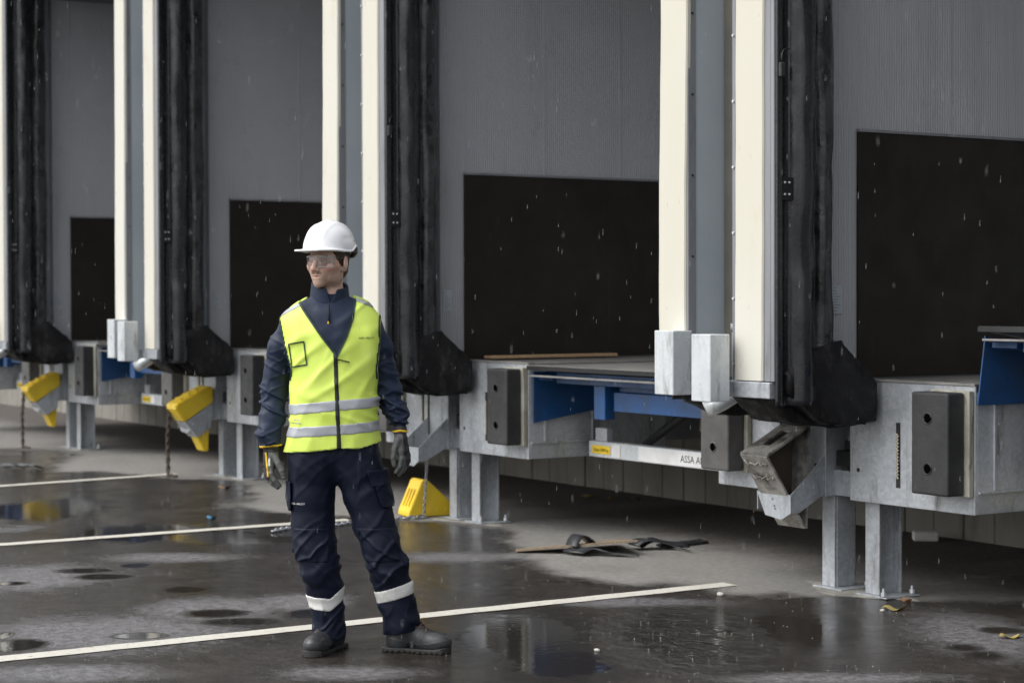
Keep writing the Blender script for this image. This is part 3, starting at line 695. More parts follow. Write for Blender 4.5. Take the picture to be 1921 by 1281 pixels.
# chain from empty holder down to the loose chock and along the ground
hx = X0-2*PIT+3.64
bot = gz(795, 966, .02)
tag(mobj('chain', chain_mesh([tuple(gy(801, 866, bot[1]+.0)), (bot[0], bot[1], .02)]), 'chain', None, (0, 0, 0), True), 'steel chain hanging from the empty holder in front of the yellow ground chock', 'chain')
gp = [gz(u, v, .012) for u, v in ((512, 996), (530, 992), (552, 988), (575, 991), (600, 986), (628, 985), (660, 979), (700, 975), (740, 972), (775, 971), (800, 969))]
tag(mobj('chain', chain_mesh([tuple(p) for p in gp], .05, .007), 'chain', None, (0, 0, 0), True), 'pale steel chain lying on the ground behind the worker\'s legs', 'chain')
for k, (lb, ln) in {2: ('dark rusty chain hanging to the ground under the right hung yellow chock', .62), 3: ('dark rusty chain hanging under the leftmost yellow chock', .62)}.items():
    hx = X0-(k+1)*PIT+3.55+DX[k+1]
    tag(mobj('chain', chain_mesh([(hx+.06, 6.52, .60), (hx+.05, 6.50, .35), (hx+.01, 6.52, .012), (hx+.1, 6.56, .012)], .05, .010), 'rust', None, (0, 0, 0), True), lb, 'chain')

# ================================================================ LITTER BY THE DOCKS
def ribbon(bm, pts, wv, th=.008):
    pts = [Vector(p) for p in pts]; wv = Vector(wv); rows = []
    for i, p in enumerate(pts):
        d = (pts[min(i+1, len(pts)-1)]-pts[max(i-1, 0)]).normalized(); n = d.cross(wv).normalized()*th/2
        rows.append([bm.verts.new(q) for q in (p-wv/2-n, p+wv/2-n, p+wv/2+n, p-wv/2+n)])
    for a, b2 in zip(rows, rows[1:]):
        for k in range(4): bm.faces.new((a[k], a[(k+1) % 4], b2[(k+1) % 4], b2[k]))
    bm.faces.new(rows[0][::-1]); bm.faces.new(rows[-1])
def smoothpts(pts, n=5):
    P_ = [Vector(p) for p in pts]; o = []
    for i in range(len(P_)-1):
        p0, p1, p2, p3 = P_[max(i-1, 0)], P_[i], P_[i+1], P_[min(i+2, len(P_)-1)]
        for k in range(n):
            t = k/n; o.append(.5*((2*p1)+(p2-p0)*t+(2*p0-5*p1+4*p2-p3)*t*t+(3*p1-p0-3*p2+p3)*t**3))
    o.append(P_[-1]); return o
A = gz(967, 1037); Bq = gz(1196, 1016, .085)
bm = bmesh.new(); v0 = Vector(A)+Vector((0, 0, .008)); v1 = Vector(Bq); back = Vector((-.50, .20, -.062))
m1 = v0.lerp(v1, .16)+Vector((-.03, 0, .012))
prism(bm, [tuple(v0), tuple(v0+Vector((-.06, .05, -.004))), tuple(v1+back), tuple(v1)], (0, 0, .012))
tag(mobj('plywood_sheet', bm, 'ply'), 'torn thin plywood sheet propped on rubber scraps below the middle dock', 'plywood')
bm = bmesh.new(); q = [gz(u, v, z) for u, v, z in ((1075, 1036, .02), (1095, 1027, .045), (1115, 1031, .035), (1135, 1036, .02), (1180, 1040, .012))]
ribbon(bm, smoothpts([tuple(p) for p in q]), (-.16, -.04, 0), .008)
tag(mobj('rubber_strip', bm, 'stripr', None, (0, 0, 0), True), 'black rubber strip curling out from under the plywood sheet', 'rubber strip', 'torn rubber strips')
bm = bmesh.new(); q = [gz(u, v, z) for u, v, z in ((1188, 1022, .03), (1205, 1012, .06), (1235, 1016, .045), (1262, 1024, .02), (1285, 1031, .012))]
ribbon(bm, smoothpts([tuple(p) for p in q]), (-.14, .02, 0), .008)
q = [gz(u, v, z) for u, v, z in ((1200, 1024, .02), (1222, 1012, .05), (1250, 1018, .03), (1290, 1022, .012))]
ribbon(bm, smoothpts([tuple(p) for p in q]), (-.05, .0, .02), .008)
tag(mobj('rubber_strip', bm, 'stripr', None, (0, 0, 0), True), 'black rubber strip looped on itself right of the plywood sheet', 'rubber strip', 'torn rubber strips')
bm = bmesh.new(); q = [gz(u, v, .012) for u, v in ((1240, 1024), (1270, 1020), (1300, 1017), (1320, 1014))]
ribbon(bm, smoothpts([tuple(p) for p in q]), (-.10, .0, .004), .012)
tag(mobj('rubber_strip', bm, 'stripr', None, (0, 0, 0), True), 'straight black rubber strip, rightmost piece of the litter on the dry concrete', 'rubber strip', 'torn rubber strips')
bm = bmesh.new(); q = [gz(u, v, z) for u, v, z in ((1072, 1024, .05), (1078, 1010, .09), (1090, 1004, .105), (1112, 1020, .045))]
ribbon(bm, smoothpts([tuple(p) for p in q]), (-.12, .0, .0), .009)
tag(mobj('rubber_strip', bm, 'stripr', None, (0, 0, 0), True), 'folded black rubber piece standing up behind the plywood sheet', 'rubber strip', 'torn rubber strips')
p = gz(1736, 1014)
o = mobj('foam_block', B((-.08, .08, -.05, .05, 0, .06), bev=.008), 'white', None, (p[0], p[1], .001)); o.rotation_euler.z = .9
tag(o, 'small white foam block on the dark ground under the nearest dock', 'foam block')
for i, (u, v, r, lab) in enumerate([(1352, 1117, .02, 'pale lump beside the end of the nearest white line'), (1120, 1221, .013, 'pale pebble right of the worker in the wet foreground'), (1655, 1146, .012, 'small stone in front of the nearest leg foot'), (590, 1000, .015, 'tiny stone behind the worker\'s right leg')]):
    p = gz(u, v); bm = bmesh.new(); bmesh.ops.create_icosphere(bm, subdivisions=2, radius=r, matrix=Matrix.Diagonal((1.3, .9, .6, 1)))
    for vv in bm.verts: vv.co += Vector([random.uniform(-1, 1)*r*.12 for _ in range(3)])
    tag(mobj('pebble', bm, 'stone', None, (p[0], p[1], r*.4), True), lab, 'stone', 'loose stones')
def leaf(u, v, ln, m, lab, rz):
    p = gz(u, v); bm = bmesh.new(); n = 7
    top = [bm.verts.new((ln*(i/n-.5), .28*ln*math.sin(math.pi*i/n)**.8, .008+.012*math.sin(i))) for i in range(n+1)]
    mid = [bm.verts.new((ln*(i/n-.5), 0, .004+.008*math.sin(i))) for i in range(1, n)]
    low = [bm.verts.new((ln*(i/n-.5), -.28*ln*math.sin(math.pi*i/n)**.8, .010+.010*math.cos(i))) for i in range(1, n)]
    L_ = [top[0]]+low+[top[-1]]; Mi = [top[0]]+mid+[top[-1]]
    for i in range(n):
        for a, b2 in ((top, Mi), (Mi, L_)):
            f = list(dict.fromkeys([a[i], a[i+1], b2[i+1], b2[i]]))
            if len(f) > 2:
                try: bm.faces.new(f)
                except ValueError: pass
    o = mobj('fallen_leaf', bm, m, None, (p[0], p[1], .003), True); o.rotation_euler.z = rz
    tag(o, lab, 'leaf', 'fallen leaves')
leaf(1105, 933, .16, 'leaf', 'yellow leaf on the dark ground under the middle dock', .4)
leaf(1192, 938, .09, 'leafb', 'brown leaf under the middle dock, right of the yellow one', 1.2)
leaf(1678, 1144, .13, 'leaf', 'tan leaf scrap on the wet edge before the nearest legs', .9)
leaf(1700, 1129, .07, 'leafb', 'orange leaf scrap against the nearest leg base plate', .2)
leaf(1895, 1196, .12, 'leaf', 'yellow leaf in a puddle at the right edge', 1.4)
leaf(420, 916, .12, 'leafb', 'pale brown leaf on dry concrete left of the worker\'s hand', 1.)
leaf(1145, 937, .06, 'leafb', 'small reddish leaf under the middle dock, between two others', .3)
leaf(396, 973, .09, 'bluebit', 'small blue scrap on the wet asphalt left of the worker', .8)
# rubber-like dark rag at far left
bm = bmesh.new(); q = [gz(u, v, z) for u, v, z in ((5, 876, .01), (20, 871, .05), (35, 874, .02), (55, 871, .05), (75, 877, .01))]
ribbon(bm, smoothpts([tuple(p) for p in q]), (-.3, 0, 0), .01)
tag(mobj('rubber_strip', bm, 'stripr', None, (0, 0, 0), True), 'crumpled dark rubber strip on wet ground at the far left', 'rubber strip', 'torn rubber strips')
# grit
n = 520; bm = bmesh.new(); vs_, fs_ = [], []
for i in range(n):
    u = random.uniform(-20, 1940); v = 870+(random.random()**.7)*410; p = gz(u, v)
    if p[1] > 8.9: continue
    r = random.uniform(.0012, .003); b0 = len(vs_)
    for q in ((1, 0, 0), (-.5, .87, 0), (-.5, -.87, 0), (.1, .05, 1.1)): vs_.append((p[0]+q[0]*r, p[1]+q[1]*r, q[2]*r*.8))
    fs_ += [(b0, b0+1, b0+3), (b0+1, b0+2, b0+3), (b0+2, b0, b0+3)]
me = bpy.data.meshes.new('grit'); me.from_pydata(vs_, [], fs_); bm.free()
tag(mobj('grit', me, 'stone'), 'fine pale grit scattered over the wet asphalt', 'grit', None, 'stuff')
# ================================================================ PERSON
class SDF:
    def __init__(s, lo, hi, h, axes=None):
        s.ax = axes if axes is not None else [np.arange(a, b+h, h) for a, b in zip(lo, hi)]
        s.D = np.full([len(a) for a in s.ax], 9., np.float32)
    def sub(s, lo, hi, pad):
        sl = []
        for a, l, h in zip(s.ax, lo, hi):
            i = max(int(np.searchsorted(a, l-pad))-1, 0); j = min(int(np.searchsorted(a, h+pad))+1, len(a)); sl.append(slice(i, max(j, i+1)))
        g = np.meshgrid(*[a[q].astype(np.float32) for a, q in zip(s.ax, sl)], indexing='ij', sparse=True)
        return tuple(sl), g
    def put(s, sl, d, k, mode='u'):
        o = s.D[sl]
        if mode == 's': d = -d; hh = np.maximum(k-np.abs(o-d), 0)/max(k, 1e-6); s.D[sl] = np.maximum(o, d)+hh*hh*k/4; return
        hh = np.maximum(k-np.abs(o-d), 0)/max(k, 1e-6); s.D[sl] = np.minimum(o, d)-hh*hh*k/4
    def cone(s, a, b, ra, rb, k=.02, mode='u', sq=(1, 1, 1), pad=.06):
        a, b = np.array(a, float), np.array(b, float); rm = max(ra, rb)*max(1/min(sq), 1)
        sl, (X, Y, Z) = s.sub(np.minimum(a, b)-rm, np.maximum(a, b)+rm, pad)
        ab = b-a; L2 = max(float(ab@ab), 1e-9)
        t = np.clip(((X-a[0])*ab[0]+(Y-a[1])*ab[1]+(Z-a[2])*ab[2])/L2, 0, 1)
        d = np.sqrt(((X-a[0]-t*ab[0])*sq[0])**2+((Y-a[1]-t*ab[1])*sq[1])**2+((Z-a[2]-t*ab[2])*sq[2])**2)-(ra+(rb-ra)*t)
        s.put(sl, d.astype(np.float32), k, mode)
    def chain(s, pts, k=.02, link=.01, **kw):
        for p, q in zip(pts, pts[1:]): s.cone(p[:3], q[:3], p[3], q[3], k, **kw)
    def ell(s, c, r, k=.02, mode='u', rot=None, pad=.05):
        c = np.array(c, float); rm = max(r)
        sl, (X, Y, Z) = s.sub(c-rm, c+rm, pad)
        x, y, z = X-c[0], Y-c[1], Z-c[2]
        if rot is not None:
            M_ = np.array(rot.to_3x3().transposed()); x, y, z = [M_[i][0]*x+M_[i][1]*y+M_[i][2]*z for i in range(3)]
        k0 = np.sqrt((x/r[0])**2+(y/r[1])**2+(z/r[2])**2); k1 = np.sqrt((x/r[0]**2)**2+(y/r[1]**2)**2+(z/r[2]**2)**2)+1e-6
        s.put(sl, (k0*(k0-1)/k1).astype(np.float32), k, mode)
def surfnet(D, ax, name):
    ins = D < 0
    c = [ins[a:ins.shape[0]-1+a, b:ins.shape[1]-1+b, e:ins.shape[2]-1+e] for a in (0, 1) for b in (0, 1) for e in (0, 1)]
    cnt = sum(q.astype(np.int8) for q in c); act = (cnt > 0) & (cnt < 8)
    I = np.argwhere(act); idx = np.full(act.shape, -1, np.int64); idx[tuple(I.T)] = np.arange(len(I))
    acc = np.zeros((len(I), 3)); w_ = np.zeros(len(I))
    G = [a.astype(float) for a in ax]
    corners = [(a, b, e) for a in (0, 1) for b in (0, 1) for e in (0, 1)]
    for p in corners:
        for axis in range(3):
            if p[axis]: continue
            q = list(p); q[axis] = 1
            Ia = I+np.array(p); Ib = I+np.array(q); da = D[tuple(Ia.T)]; db = D[tuple(Ib.T)]
            m_ = (da < 0) != (db < 0); t = np.where(m_, da/(da-db+1e-12), 0)
            Pa = np.stack([G[i][Ia[:, i]] for i in range(3)], 1); Pb = np.stack([G[i][Ib[:, i]] for i in range(3)], 1)
            acc += (Pa+(Pb-Pa)*t[:, None])*m_[:, None]; w_ += m_
    V = acc/w_[:, None]; F = []
    for axis in range(3):
        A_ = np.moveaxis(ins, axis, 0); ch = A_[:-1] != A_[1:]
        E_ = np.argwhere(ch); o1, o2 = [(1, 2), (0, 2), (0, 1)][axis]
        e3 = np.zeros((len(E_), 3), int); e3[:, axis] = E_[:, 0]; e3[:, o1] = E_[:, 1]; e3[:, o2] = E_[:, 2]
        ok = (e3[:, o1] > 0) & (e3[:, o2] > 0) & (e3[:, o1] < act.shape[o1]) & (e3[:, o2] < act.shape[o2]); e3 = e3[ok]
        q = []
        for (s1, s2) in ((1, 1), (0, 1), (0, 0), (1, 0)):
            f_ = e3.copy(); f_[:, o1] -= s1; f_[:, o2] -= s2; q.append(idx[tuple(f_.T)])
        q = np.stack(q, 1); fl = ins[tuple(e3.T)]
        if axis == 1: fl = ~fl
        q[~fl] = q[~fl][:, ::-1]; F.append(q)
    F = np.concatenate(F); F = F[(F >= 0).all(1)]
    me = bpy.data.meshes.new(name); me.vertices.add(len(V)); me.vertices.foreach_set('co', V.astype(np.float32).ravel())
    me.loops.add(len(F)*4); me.loops.foreach_set('vertex_index', F.ravel().astype(np.int32)); me.polygons.add(len(F))
    me.polygons.foreach_set('loop_start', np.arange(0, len(F)*4, 4, dtype=np.int32)); me.polygons.foreach_set('loop_total', np.full(len(F), 4, np.int32))
    me.update(); me.validate(); me.shade_smooth()
    return me
def near(D, ax, fn, lim=.045):
    """evaluate fn(x,y,z) only near the surface and return an array of D's shape"""
    o = np.zeros_like(D); I = np.argwhere(np.abs(D) < lim)
    o[tuple(I.T)] = fn(*[ax[i][I[:, i]] for i in range(3)]); return o
def ridge(x, y, z): return 1-2*np.abs(vnoise(x, y, z))
def crease(x, y, z): return 1.5*np.exp(-(vnoise(x, y, z)/.17)**2)-.5
def Xp(u): return (u-698.5)/426.3
def Zp(v): return (1223-v)/426.3
def Pt(u, v, y, r): return (Xp(u), y, Zp(v), r)

mt['skin'] = None
m, nt, b, pos = base('skin')
at = nt.nodes.new('ShaderNodeAttribute'); at.attribute_name = 'tone'
cc = mix(nt, ramp(nt, noise(nt, pos, 90, 4), .35, .65, 0, .25), (.78, .52, .41), (.70, .43, .33))
sp = nt.nodes.new('ShaderNodeSeparateColor'); nt.links.new(at.outputs['Color'], sp.inputs[0])
stb = ramp(nt, noise(nt, pos, 420, 3), .3, .62); 
cc = mix(nt, mth(nt, 'MULTIPLY', sp.outputs[0], mth(nt, 'ADD', mth(nt, 'MULTIPLY', stb, .4), .22)), cc, (.155, .11, .08))
cc = mix(nt, sp.outputs[1], cc, (.46, .17, .13)); cc = mix(nt, sp.outputs[2], cc, (.10, .06, .04))
nt.links.new(cc, b.inputs['Base Color']); b.inputs['Roughness'].default_value = .48; b.inputs['Subsurface Weight'].default_value = .12; b.inputs['Subsurface Radius'].default_value = (.01, .004, .002); b.inputs['Subsurface Scale'].default_value = .5
mt['skin'] = m
mt['navy'] = M('navy_twill', (.0085, .0165, .040), .6, 0, (.0125, .023, .052), 5, bump=.0005, bscale=320, spec=.32)
mt['navyt'] = M('navy_trouser_twill', (.0035, .0065, .018), .62, 0, (.0055, .0095, .024), 5, bump=.0005, bscale=320, spec=.24)
mt['hivis'] = M('fluorescent_yellow_fabric', (.72, .90, .16), .5, 0, (.69, .87, .13), 6, bump=.0005, bscale=260)
mt['reflect'] = M('grey_reflective_tape', (.40, .42, .45), .42, .1, (.36, .38, .41), 8, bump=.0003, bscale=300)
mt['reflectw'] = M('white_reflective_tape', (.72, .72, .70), .45, 0, (.66, .66, .64), 8, bump=.0003, bscale=300)
mt['bind'] = M('dark_binding', (.02, .05, .035), .6)
mt['zip'] = M('black_zip', (.02, .022, .022), .45, .1)
mt['ynylon'] = M('yellow_trim', (.80, .50, .02), .5)
mt['glove'] = M('grey_glove_leather', (.13, .135, .13), .55, 0, (.09, .095, .092), 20, bump=.001, bscale=90)
mt['gloveb'] = M('black_glove_fabric', (.022, .022, .025), .6, 0, (.03, .03, .033), 12, bump=.001, bscale=120)
mt['helmet'] = M('white_helmet_plastic', (.84, .85, .87), .28, 0, (.82, .83, .86), 3, coat=.4, rvar=.04)
mt['hair'] = M('short_brown_hair', (.05, .033, .022), .6, 0, (.085, .06, .04), 60, stretch=(1, 1, .3), bump=.002, bscale=200)
mt['boot'] = M('dark_boot_leather', (.022, .024, .026), .36, 0, (.04, .042, .045), 9, dirt=(.07, .068, .065), dscale=14, dlo=.55, dhi=.8, dstretch=(1, 1, 1), bump=.001, bscale=80)
mt['sole'] = M('black_rubber_sole', (.018, .018, .018), .55, 0, (.03, .03, .03), 20)
mt['lace'] = M('red_black_lace', (.06, .035, .03), .7, 0, (.22, .10, .07), 160, lo=.45, hi=.6)
mt['eyew'] = M('eye_white', (.62, .60, .57), .2)
mt['iris'] = M('dark_iris', (.05, .06, .06), .15)
m, nt, b, pos = base('clear_lens'); nt.nodes.remove(b)
o_ = nt.nodes['Material Output']; tr = nt.nodes.new('ShaderNodeBsdfTransparent'); gl = nt.nodes.new('ShaderNodeBsdfGlossy'); gl.inputs['Roughness'].default_value = .06
tr.inputs[0].default_value = (.88, .90, .91, 1); fr = nt.nodes.new('ShaderNodeFresnel'); fr.inputs[0].default_value = 1.6; ms = nt.nodes.new('ShaderNodeMixShader')
nt.links.new(mth(nt, 'ADD', fr.outputs[0], .10, True), ms.inputs[0]); nt.links.new(tr.outputs[0], ms.inputs[1]); nt.links.new(gl.outputs[0], ms.inputs[2]); nt.links.new(ms.outputs[0], o_.inputs[0])
mt['lens'] = m; mt['rimglint'] = M('pale_rim_glint', (.62, .65, .68), .2)

person = thing('person', 'worker in white hard hat and yellow reflective vest standing on the wet asphalt, looking aside', 'person', (-7.51, 4.016, 0), math.atan2(RT0[1], RT0[0]))
# ---- jacket torso field
zz = np.array([.68, .80, .88, .97, 1.04, 1.12, 1.22, 1.34, 1.44, 1.50, 1.56, 1.64])
xl = Xp(np.array([545, 541, 533, 538, 545, 550, 549, 540, 528, 536, 560, 585]))+.010
xr = Xp(np.array([710, 713, 715, 712, 709, 709, 713, 717, 718, 710, 690, 660]))-.010
bd = np.array([.110, .118, .122, .122, .120, .120, .126, .130, .120, .108, .085, .07])
cyy = np.array([.01, .01, .0, .0, .0, .005, .005, .01, .02, .03, .035, .04])
zd = np.linspace(.68, 1.64, 300)
def smo(v):
    d = np.interp(zd, zz, v); k_ = np.exp(-(np.arange(-24, 25)/11.)**2); k_ /= k_.sum(); return np.convolve(np.pad(d, 24, mode='edge'), k_, 'valid')
xl, xr, bd, cyy = smo(xl), smo(xr), smo(bd), smo(cyy); zz = zd
def torso_field(G_, folds=True):
    sl, (X, Y, Z) = G_.sub((-.5, -.3, .66), (.2, .3, 1.68), 0)
    z = Z.ravel().astype(float); a = np.interp(z, zz, (xr-xl)/2); c = np.interp(z, zz, (xr+xl)/2); bb = np.interp(z, zz, bd); cy = np.interp(z, zz, cyy)
    sh = lambda q: q[None, None, :].astype(np.float32)
    x, y = (X-sh(c))/sh(a), (Y-sh(cy))/sh(bb)
    k0 = (np.abs(x)**2.35+np.abs(y)**2.35)**(1/2.35)+1e-6
    g_ = np.sqrt((np.abs(x)**1.35/sh(a))**2+(np.abs(y)**1.35/sh(bb))**2)/k0**1.35+1e-3
    d = (k0-1)/g_
    # shoulder slope
    zs = np.interp(X.ravel(), Xp(np.array([500, 528, 560, 600, 622, 645, 680, 718, 740])), Zp(np.array([612, 592, 574, 556, 552, 552, 566, 586, 606])))[:, None, None].astype(np.float32)
    e = (Z-zs-.35*np.abs(Y-.03)*0+np.maximum(np.abs(Y-.03)-.05, 0)*.5)*.92
    k = .05; h = np.maximum(k-np.abs(d-e), 0)/k; d = np.maximum(d, e)+h*h*k/4
    e2 = (.70-Z); d = np.maximum(d, e2)
    D = np.full_like(G_.D, 9.); D[sl] = d.astype(np.float32); return D
def vest_folds(x, y, z):
    # loose drape: broad folds fanning from the chest and small creases at the waist
    cx = -.155; r = x-cx
    a = ridge(r*9+(z-1.1)*3+.3, y*3+2, z*3.2)*.0065
    a += ridge(r*13-(z-1.1)*6+4, y*5, z*4)*.0045+vnoise(r*18, y*9, z*10)*.004
    a += np.exp(-((z-1.07)/.10)**2)*ridge(r*10+(z)*22, y*6+5, z*9)*.006
    a += np.exp(-((z-.92)/.06)**2)*vnoise(r*22, y*20, z*3)*.005
    a += crease(r*7-(z-1.1)*8, y*3, z*4+2)*.0045
    return a
# ---- jacket
h = .0052
GJ = SDF((-.56, -.22, .72), (.20, .24, 1.66), h)
T = torso_field(GJ); F_ = near(T, GJ.ax, vest_folds, .06); T = T-F_*.9
arms = SDF(None, None, None, GJ.ax)
arms.chain([Pt(552, 611, .04, .062), Pt(528, 650, .055, .058), Pt(519, 700, .065, .057), Pt(515, 735, .060, .060), Pt(513, 780, .02, .056), Pt(508, 815, -.01, .054), Pt(508, 833, -.015, .050)], .03)
arms.chain([Pt(690, 608, .03, .062), Pt(712, 650, .04, .055), Pt(722, 700, .055, .054), Pt(730, 735, .055, .055), Pt(743, 772, .03, .047), Pt(753, 802, .015, .036)], .03)
def sleeve_folds(x, y, z):
    low = 1/(1+np.exp((z-1.20)/.05)); s_ = np.where(x < -.2, 1, -1)
    a = crease(x*6+z*14*s_, y*6, z*17+x*9)*.0095*(.25+.75*low)
    a += crease(x*10+3, y*9, z*26-x*10*s_)*.005*(.3+.7*low)
    a += vnoise(x*7, y*7, z*7)*.006
    return a
A_ = arms.D-near(arms.D, GJ.ax, sleeve_folds)
zc = GJ.ax[2][None, None, :]; xc = GJ.ax[0][:, None, None]
cutR = (Zp(836)+(xc-Xp(508))*.10)-zc; cutL = (Zp(802)+(xc-Xp(753))*.0)-zc
A_ = np.maximum(A_, np.where(xc < -.2, cutR, cutL).astype(np.float32))
_hm = ((1223-GJ.ax[2]*426.3)[None, None, :]-828-.0*GJ.ax[0][:, None, None])/426.3
TJ = np.maximum(T, _hm.astype(np.float32))
k = .03; hh = np.maximum(k-np.abs(TJ-A_), 0)/k; J = np.minimum(TJ, A_)-hh*hh*k/4
# neck opening
sl, (X, Y, Z) = GJ.sub((-.4, -.2, 1.4), (.1, .2, 1.7), 0)
J = np.maximum(J, -(.80-Z)*1.) if False else J
J[:, :, :int((.80-.72)/h)] = np.maximum(J[:, :, :int((.80-.72)/h)], .004)
jk = mobj('jacket', surfnet(J, GJ.ax, 'jacket'), 'navy', person)
# ---- collar (stand-up, open at the throat)
GC = SDF((-.30, -.14, 1.48), (-.08, .16, 1.68), .0032)
X, Y, Z = [a.astype(float) for a in np.meshgrid(*GC.ax, indexing='ij')]
nx, ny = Xp(620), .035
f = np.clip((Z-1.50)/.13, 0, 1.3); ra = .088-.014*f
rr = np.sqrt((X-nx-.003*f)**2/(1.0)+(Y-ny+.012*f)**2/1.10)
d = np.abs(rr-ra)-.0058-.0015*vnoise(X*40, Y*40, Z*18)
ztop = 1.622+.022*np.clip((Y-ny)/.08, -1, 1)-.010*np.clip((X-nx)/.08, -1, 1)
d = np.maximum(d, (Z-ztop)); d = np.maximum(d, 1.49-Z)
# throat opening: V, leaning to the right of the picture
op = np.abs(X-(Xp(627)+(Z-1.55)*.05))-np.clip((Z-1.535)*.38, 0, .05)
d = np.maximum(d, -np.maximum(op, Y-ny))
mobj('collar', surfnet(d.astype(np.float32), GC.ax, 'collar'), 'navy', jk)
bmz = bmesh.new(); tube(bmz, [(Xp(624), -.084, Zp(572)), (Xp(624), -.0955, Zp(590)), (Xp(625), -.1035, Zp(604))], .0035, 6); mobj('placket_edge', bmz, 'navyt', jk, (0, 0, 0), True)
bmz = bmesh.new(); box(bmz, Xp(622.5), Xp(625.5), -.126, -.113, Zp(607), Zp(602), bev=.001); mobj('zip_pull', bmz, 'ynylon', jk)
# ---- vest
def vclip(D, x, y, z):
    return D
X, Y, Z = np.meshgrid(*[a.astype(np.float32) for a in GJ.ax], indexing='ij', sparse=True)
U_ = X*426.3+698.5; V_ = 1223-Z*426.3
def lin(v, pts):
    p = np.array(pts, float); return np.interp(v.ravel(), p[:, 0], p[:, 1]).astype(np.float32)[None, None, :]
neckL = lin(V_, [(540, 566), (566, 566), (600, 590), (630, 612), (660, 636), (668, 640.)][:]); neckR = lin(V_, [(540, 672), (560, 672), (596, 669), (630, 658), (655, 645), (668, 640.)])
inV = np.maximum(neckL-U_, U_-neckR)/426.3            # negative inside the V
inV = np.maximum(inV, (V_-668)/426.3)
inV = np.where(Y < .05, inV, np.maximum(np.abs(U_-620)/426.3-.10, 1.50-Z))
armL = lin(V_, [(560, 512), (585, 524), (600, 528), (640, 537), (670, 545), (690, 552), (712, 549), (730, 300), (760, 200)]); armR = lin(V_, [(560, 716), (585, 716), (640, 718), (690, 712), (710, 712), (730, 900), (760, 990)])
side = np.maximum(armL-U_, U_-armR)/426.3
hem = lin(U_.transpose(2, 1, 0) if False else np.array(GJ.ax[0])*426.3+698.5, [(500, 848), (529, 847), (600, 842), (640, 837), (680, 838), (716, 828), (740, 826)])[0, 0][:, None, None]
hemc = (V_-hem)/426.3
def shell(off, extra=None, keepV=True, keepArm=True):
    d = T-off
    if keepV: d = np.maximum(d, -inV)
    if keepArm: d = np.maximum(d, side)
    d = np.maximum(d, hemc)
    for e in (extra or []): d = np.maximum(d, e.astype(np.float32))
    return d.astype(np.float32)
def addshell(name, off, m_, parent, extra=None, **kw):
    return mobj(name, surfnet(shell(off, extra, **kw), GJ.ax, name), m_, parent)
vest = addshell('vest', .012, 'hivis', person)
zipu = lin(V_, [(540, 637), (662, 637.5), (750, 640), (840, 643.5)])
tiltf = lambda u0, v0, u1, v1: v0+(U_-u0)*(v1-v0)/(u1-u0)
def band(vl, vz, vr, th):
    c = np.interp((np.array(GJ.ax[0])*426.3+698.5), [520, 540, 636, 710, 730], [vl+1, vl, vz, vr, vr]).astype(np.float32)[:, None, None]
    return np.maximum(c-V_, V_-(c+th))/426.3
for q in (band(757, 747, 742.5, 20), band(798.5, 792.5, 787, 20)):
    addshell('reflective_band', .0148, 'reflect', vest, [q])
shb = lambda ua, va, ub, vb, th: (lambda c: np.maximum(c-V_, V_-(c+th))/426.3)(va+(U_-ua)*(vb-va)/(ub-ua))
addshell('shoulder_band', .0148, 'reflect', vest, [shb(527, 588, 562, 570, 8), U_*0+(U_-600)/426.3, Z*0+1.45-Z])
addshell('shoulder_band', .0148, 'reflect', vest, [shb(675, 559, 715, 576, 7), (650-U_)/426.3])
zp = addshell('zip', .0165, 'zip', vest, [(np.abs(U_-zipu)-4.1)/426.3, (660-V_)/426.3, Y*1.])
# bindings along V neck and armholes
for q in ((U_-622)/426.3, (622-U_)/426.3): addshell('arm_binding', .0165, 'bind', vest, [-side-.0070, (570-V_)/426.3, (V_-722)/426.3, q])
addshell('hem_binding', .0140, 'bind', vest, [-hemc-.0048])
dg = bpy.context.evaluated_depsgraph_get()
_s = surfnet(np.maximum(T-.012, hemc).astype(np.float32), GJ.ax, 'tmp')
bvh = BVHTree.FromPolygons([v.co[:] for v in _s.vertices], [p.vertices[:] for p in _s.polygons]); bpy.data.meshes.remove(_s)
def onvest(o, lift=.0035, tree=None, off=0):
    ly = -.12
    for v in o.data.vertices:
        h_ = (tree or bvh).ray_cast(Vector((v.co.x, -.6, v.co.z)), Vector((0, 1, 0)))
        ly = h_[0].y if h_[0] else ly; v.co.y = ly-lift+(v.co.y-off)
def flat_strip(pts, wd, name, m_, parent, lift=.003, tree=None):
    bm = bmesh.new(); th = .0012
    P_ = [Vector((Xp(u), 0, Zp(v))) for u, v in pts]; Q = []
    for a, b2 in zip(P_, P_[1:]): n_ = max(int((b2-a).length/.006), 1); Q += [a.lerp(b2, i/n_) for i in range(n_)]
    Q.append(P_[-1]); rows = []
    for i, p in enumerate(Q):
        d = (Q[min(i+1, len(Q)-1)]-Q[max(i-1, 0)]).normalized(); n_ = Vector((-d.z, 0, d.x))*wd/2
        rows.append([bm.verts.new(p-n_-Vector((0, th, 0))), bm.verts.new(p+n_-Vector((0, th, 0))), bm.verts.new(p+n_+Vector((0, .003, 0))), bm.verts.new(p-n_+Vector((0, .003, 0)))])
    for a, b2 in zip(rows, rows[1:]):
        for k in range(4): bm.faces.new((a[k], a[(k+1) % 4], b2[(k+1) % 4], b2[k]))
    bm.faces.new(rows[0][::-1]); bm.faces.new(rows[-1])
    o = mobj(name, bm, m_, parent); onvest(o, lift, tree); return o
flat_strip([(548.5, 644), (578, 639), (583.5, 681.5), (554.5, 686.5), (548.5, 644)], .0052, 'pocket_frame', 'bind', vest)
flat_strip([(565.5, 567), (589.5, 600), (611.5, 630), (635.5, 661), (639, 667)], .0062, 'neck_binding', 'bind', vest, .003)
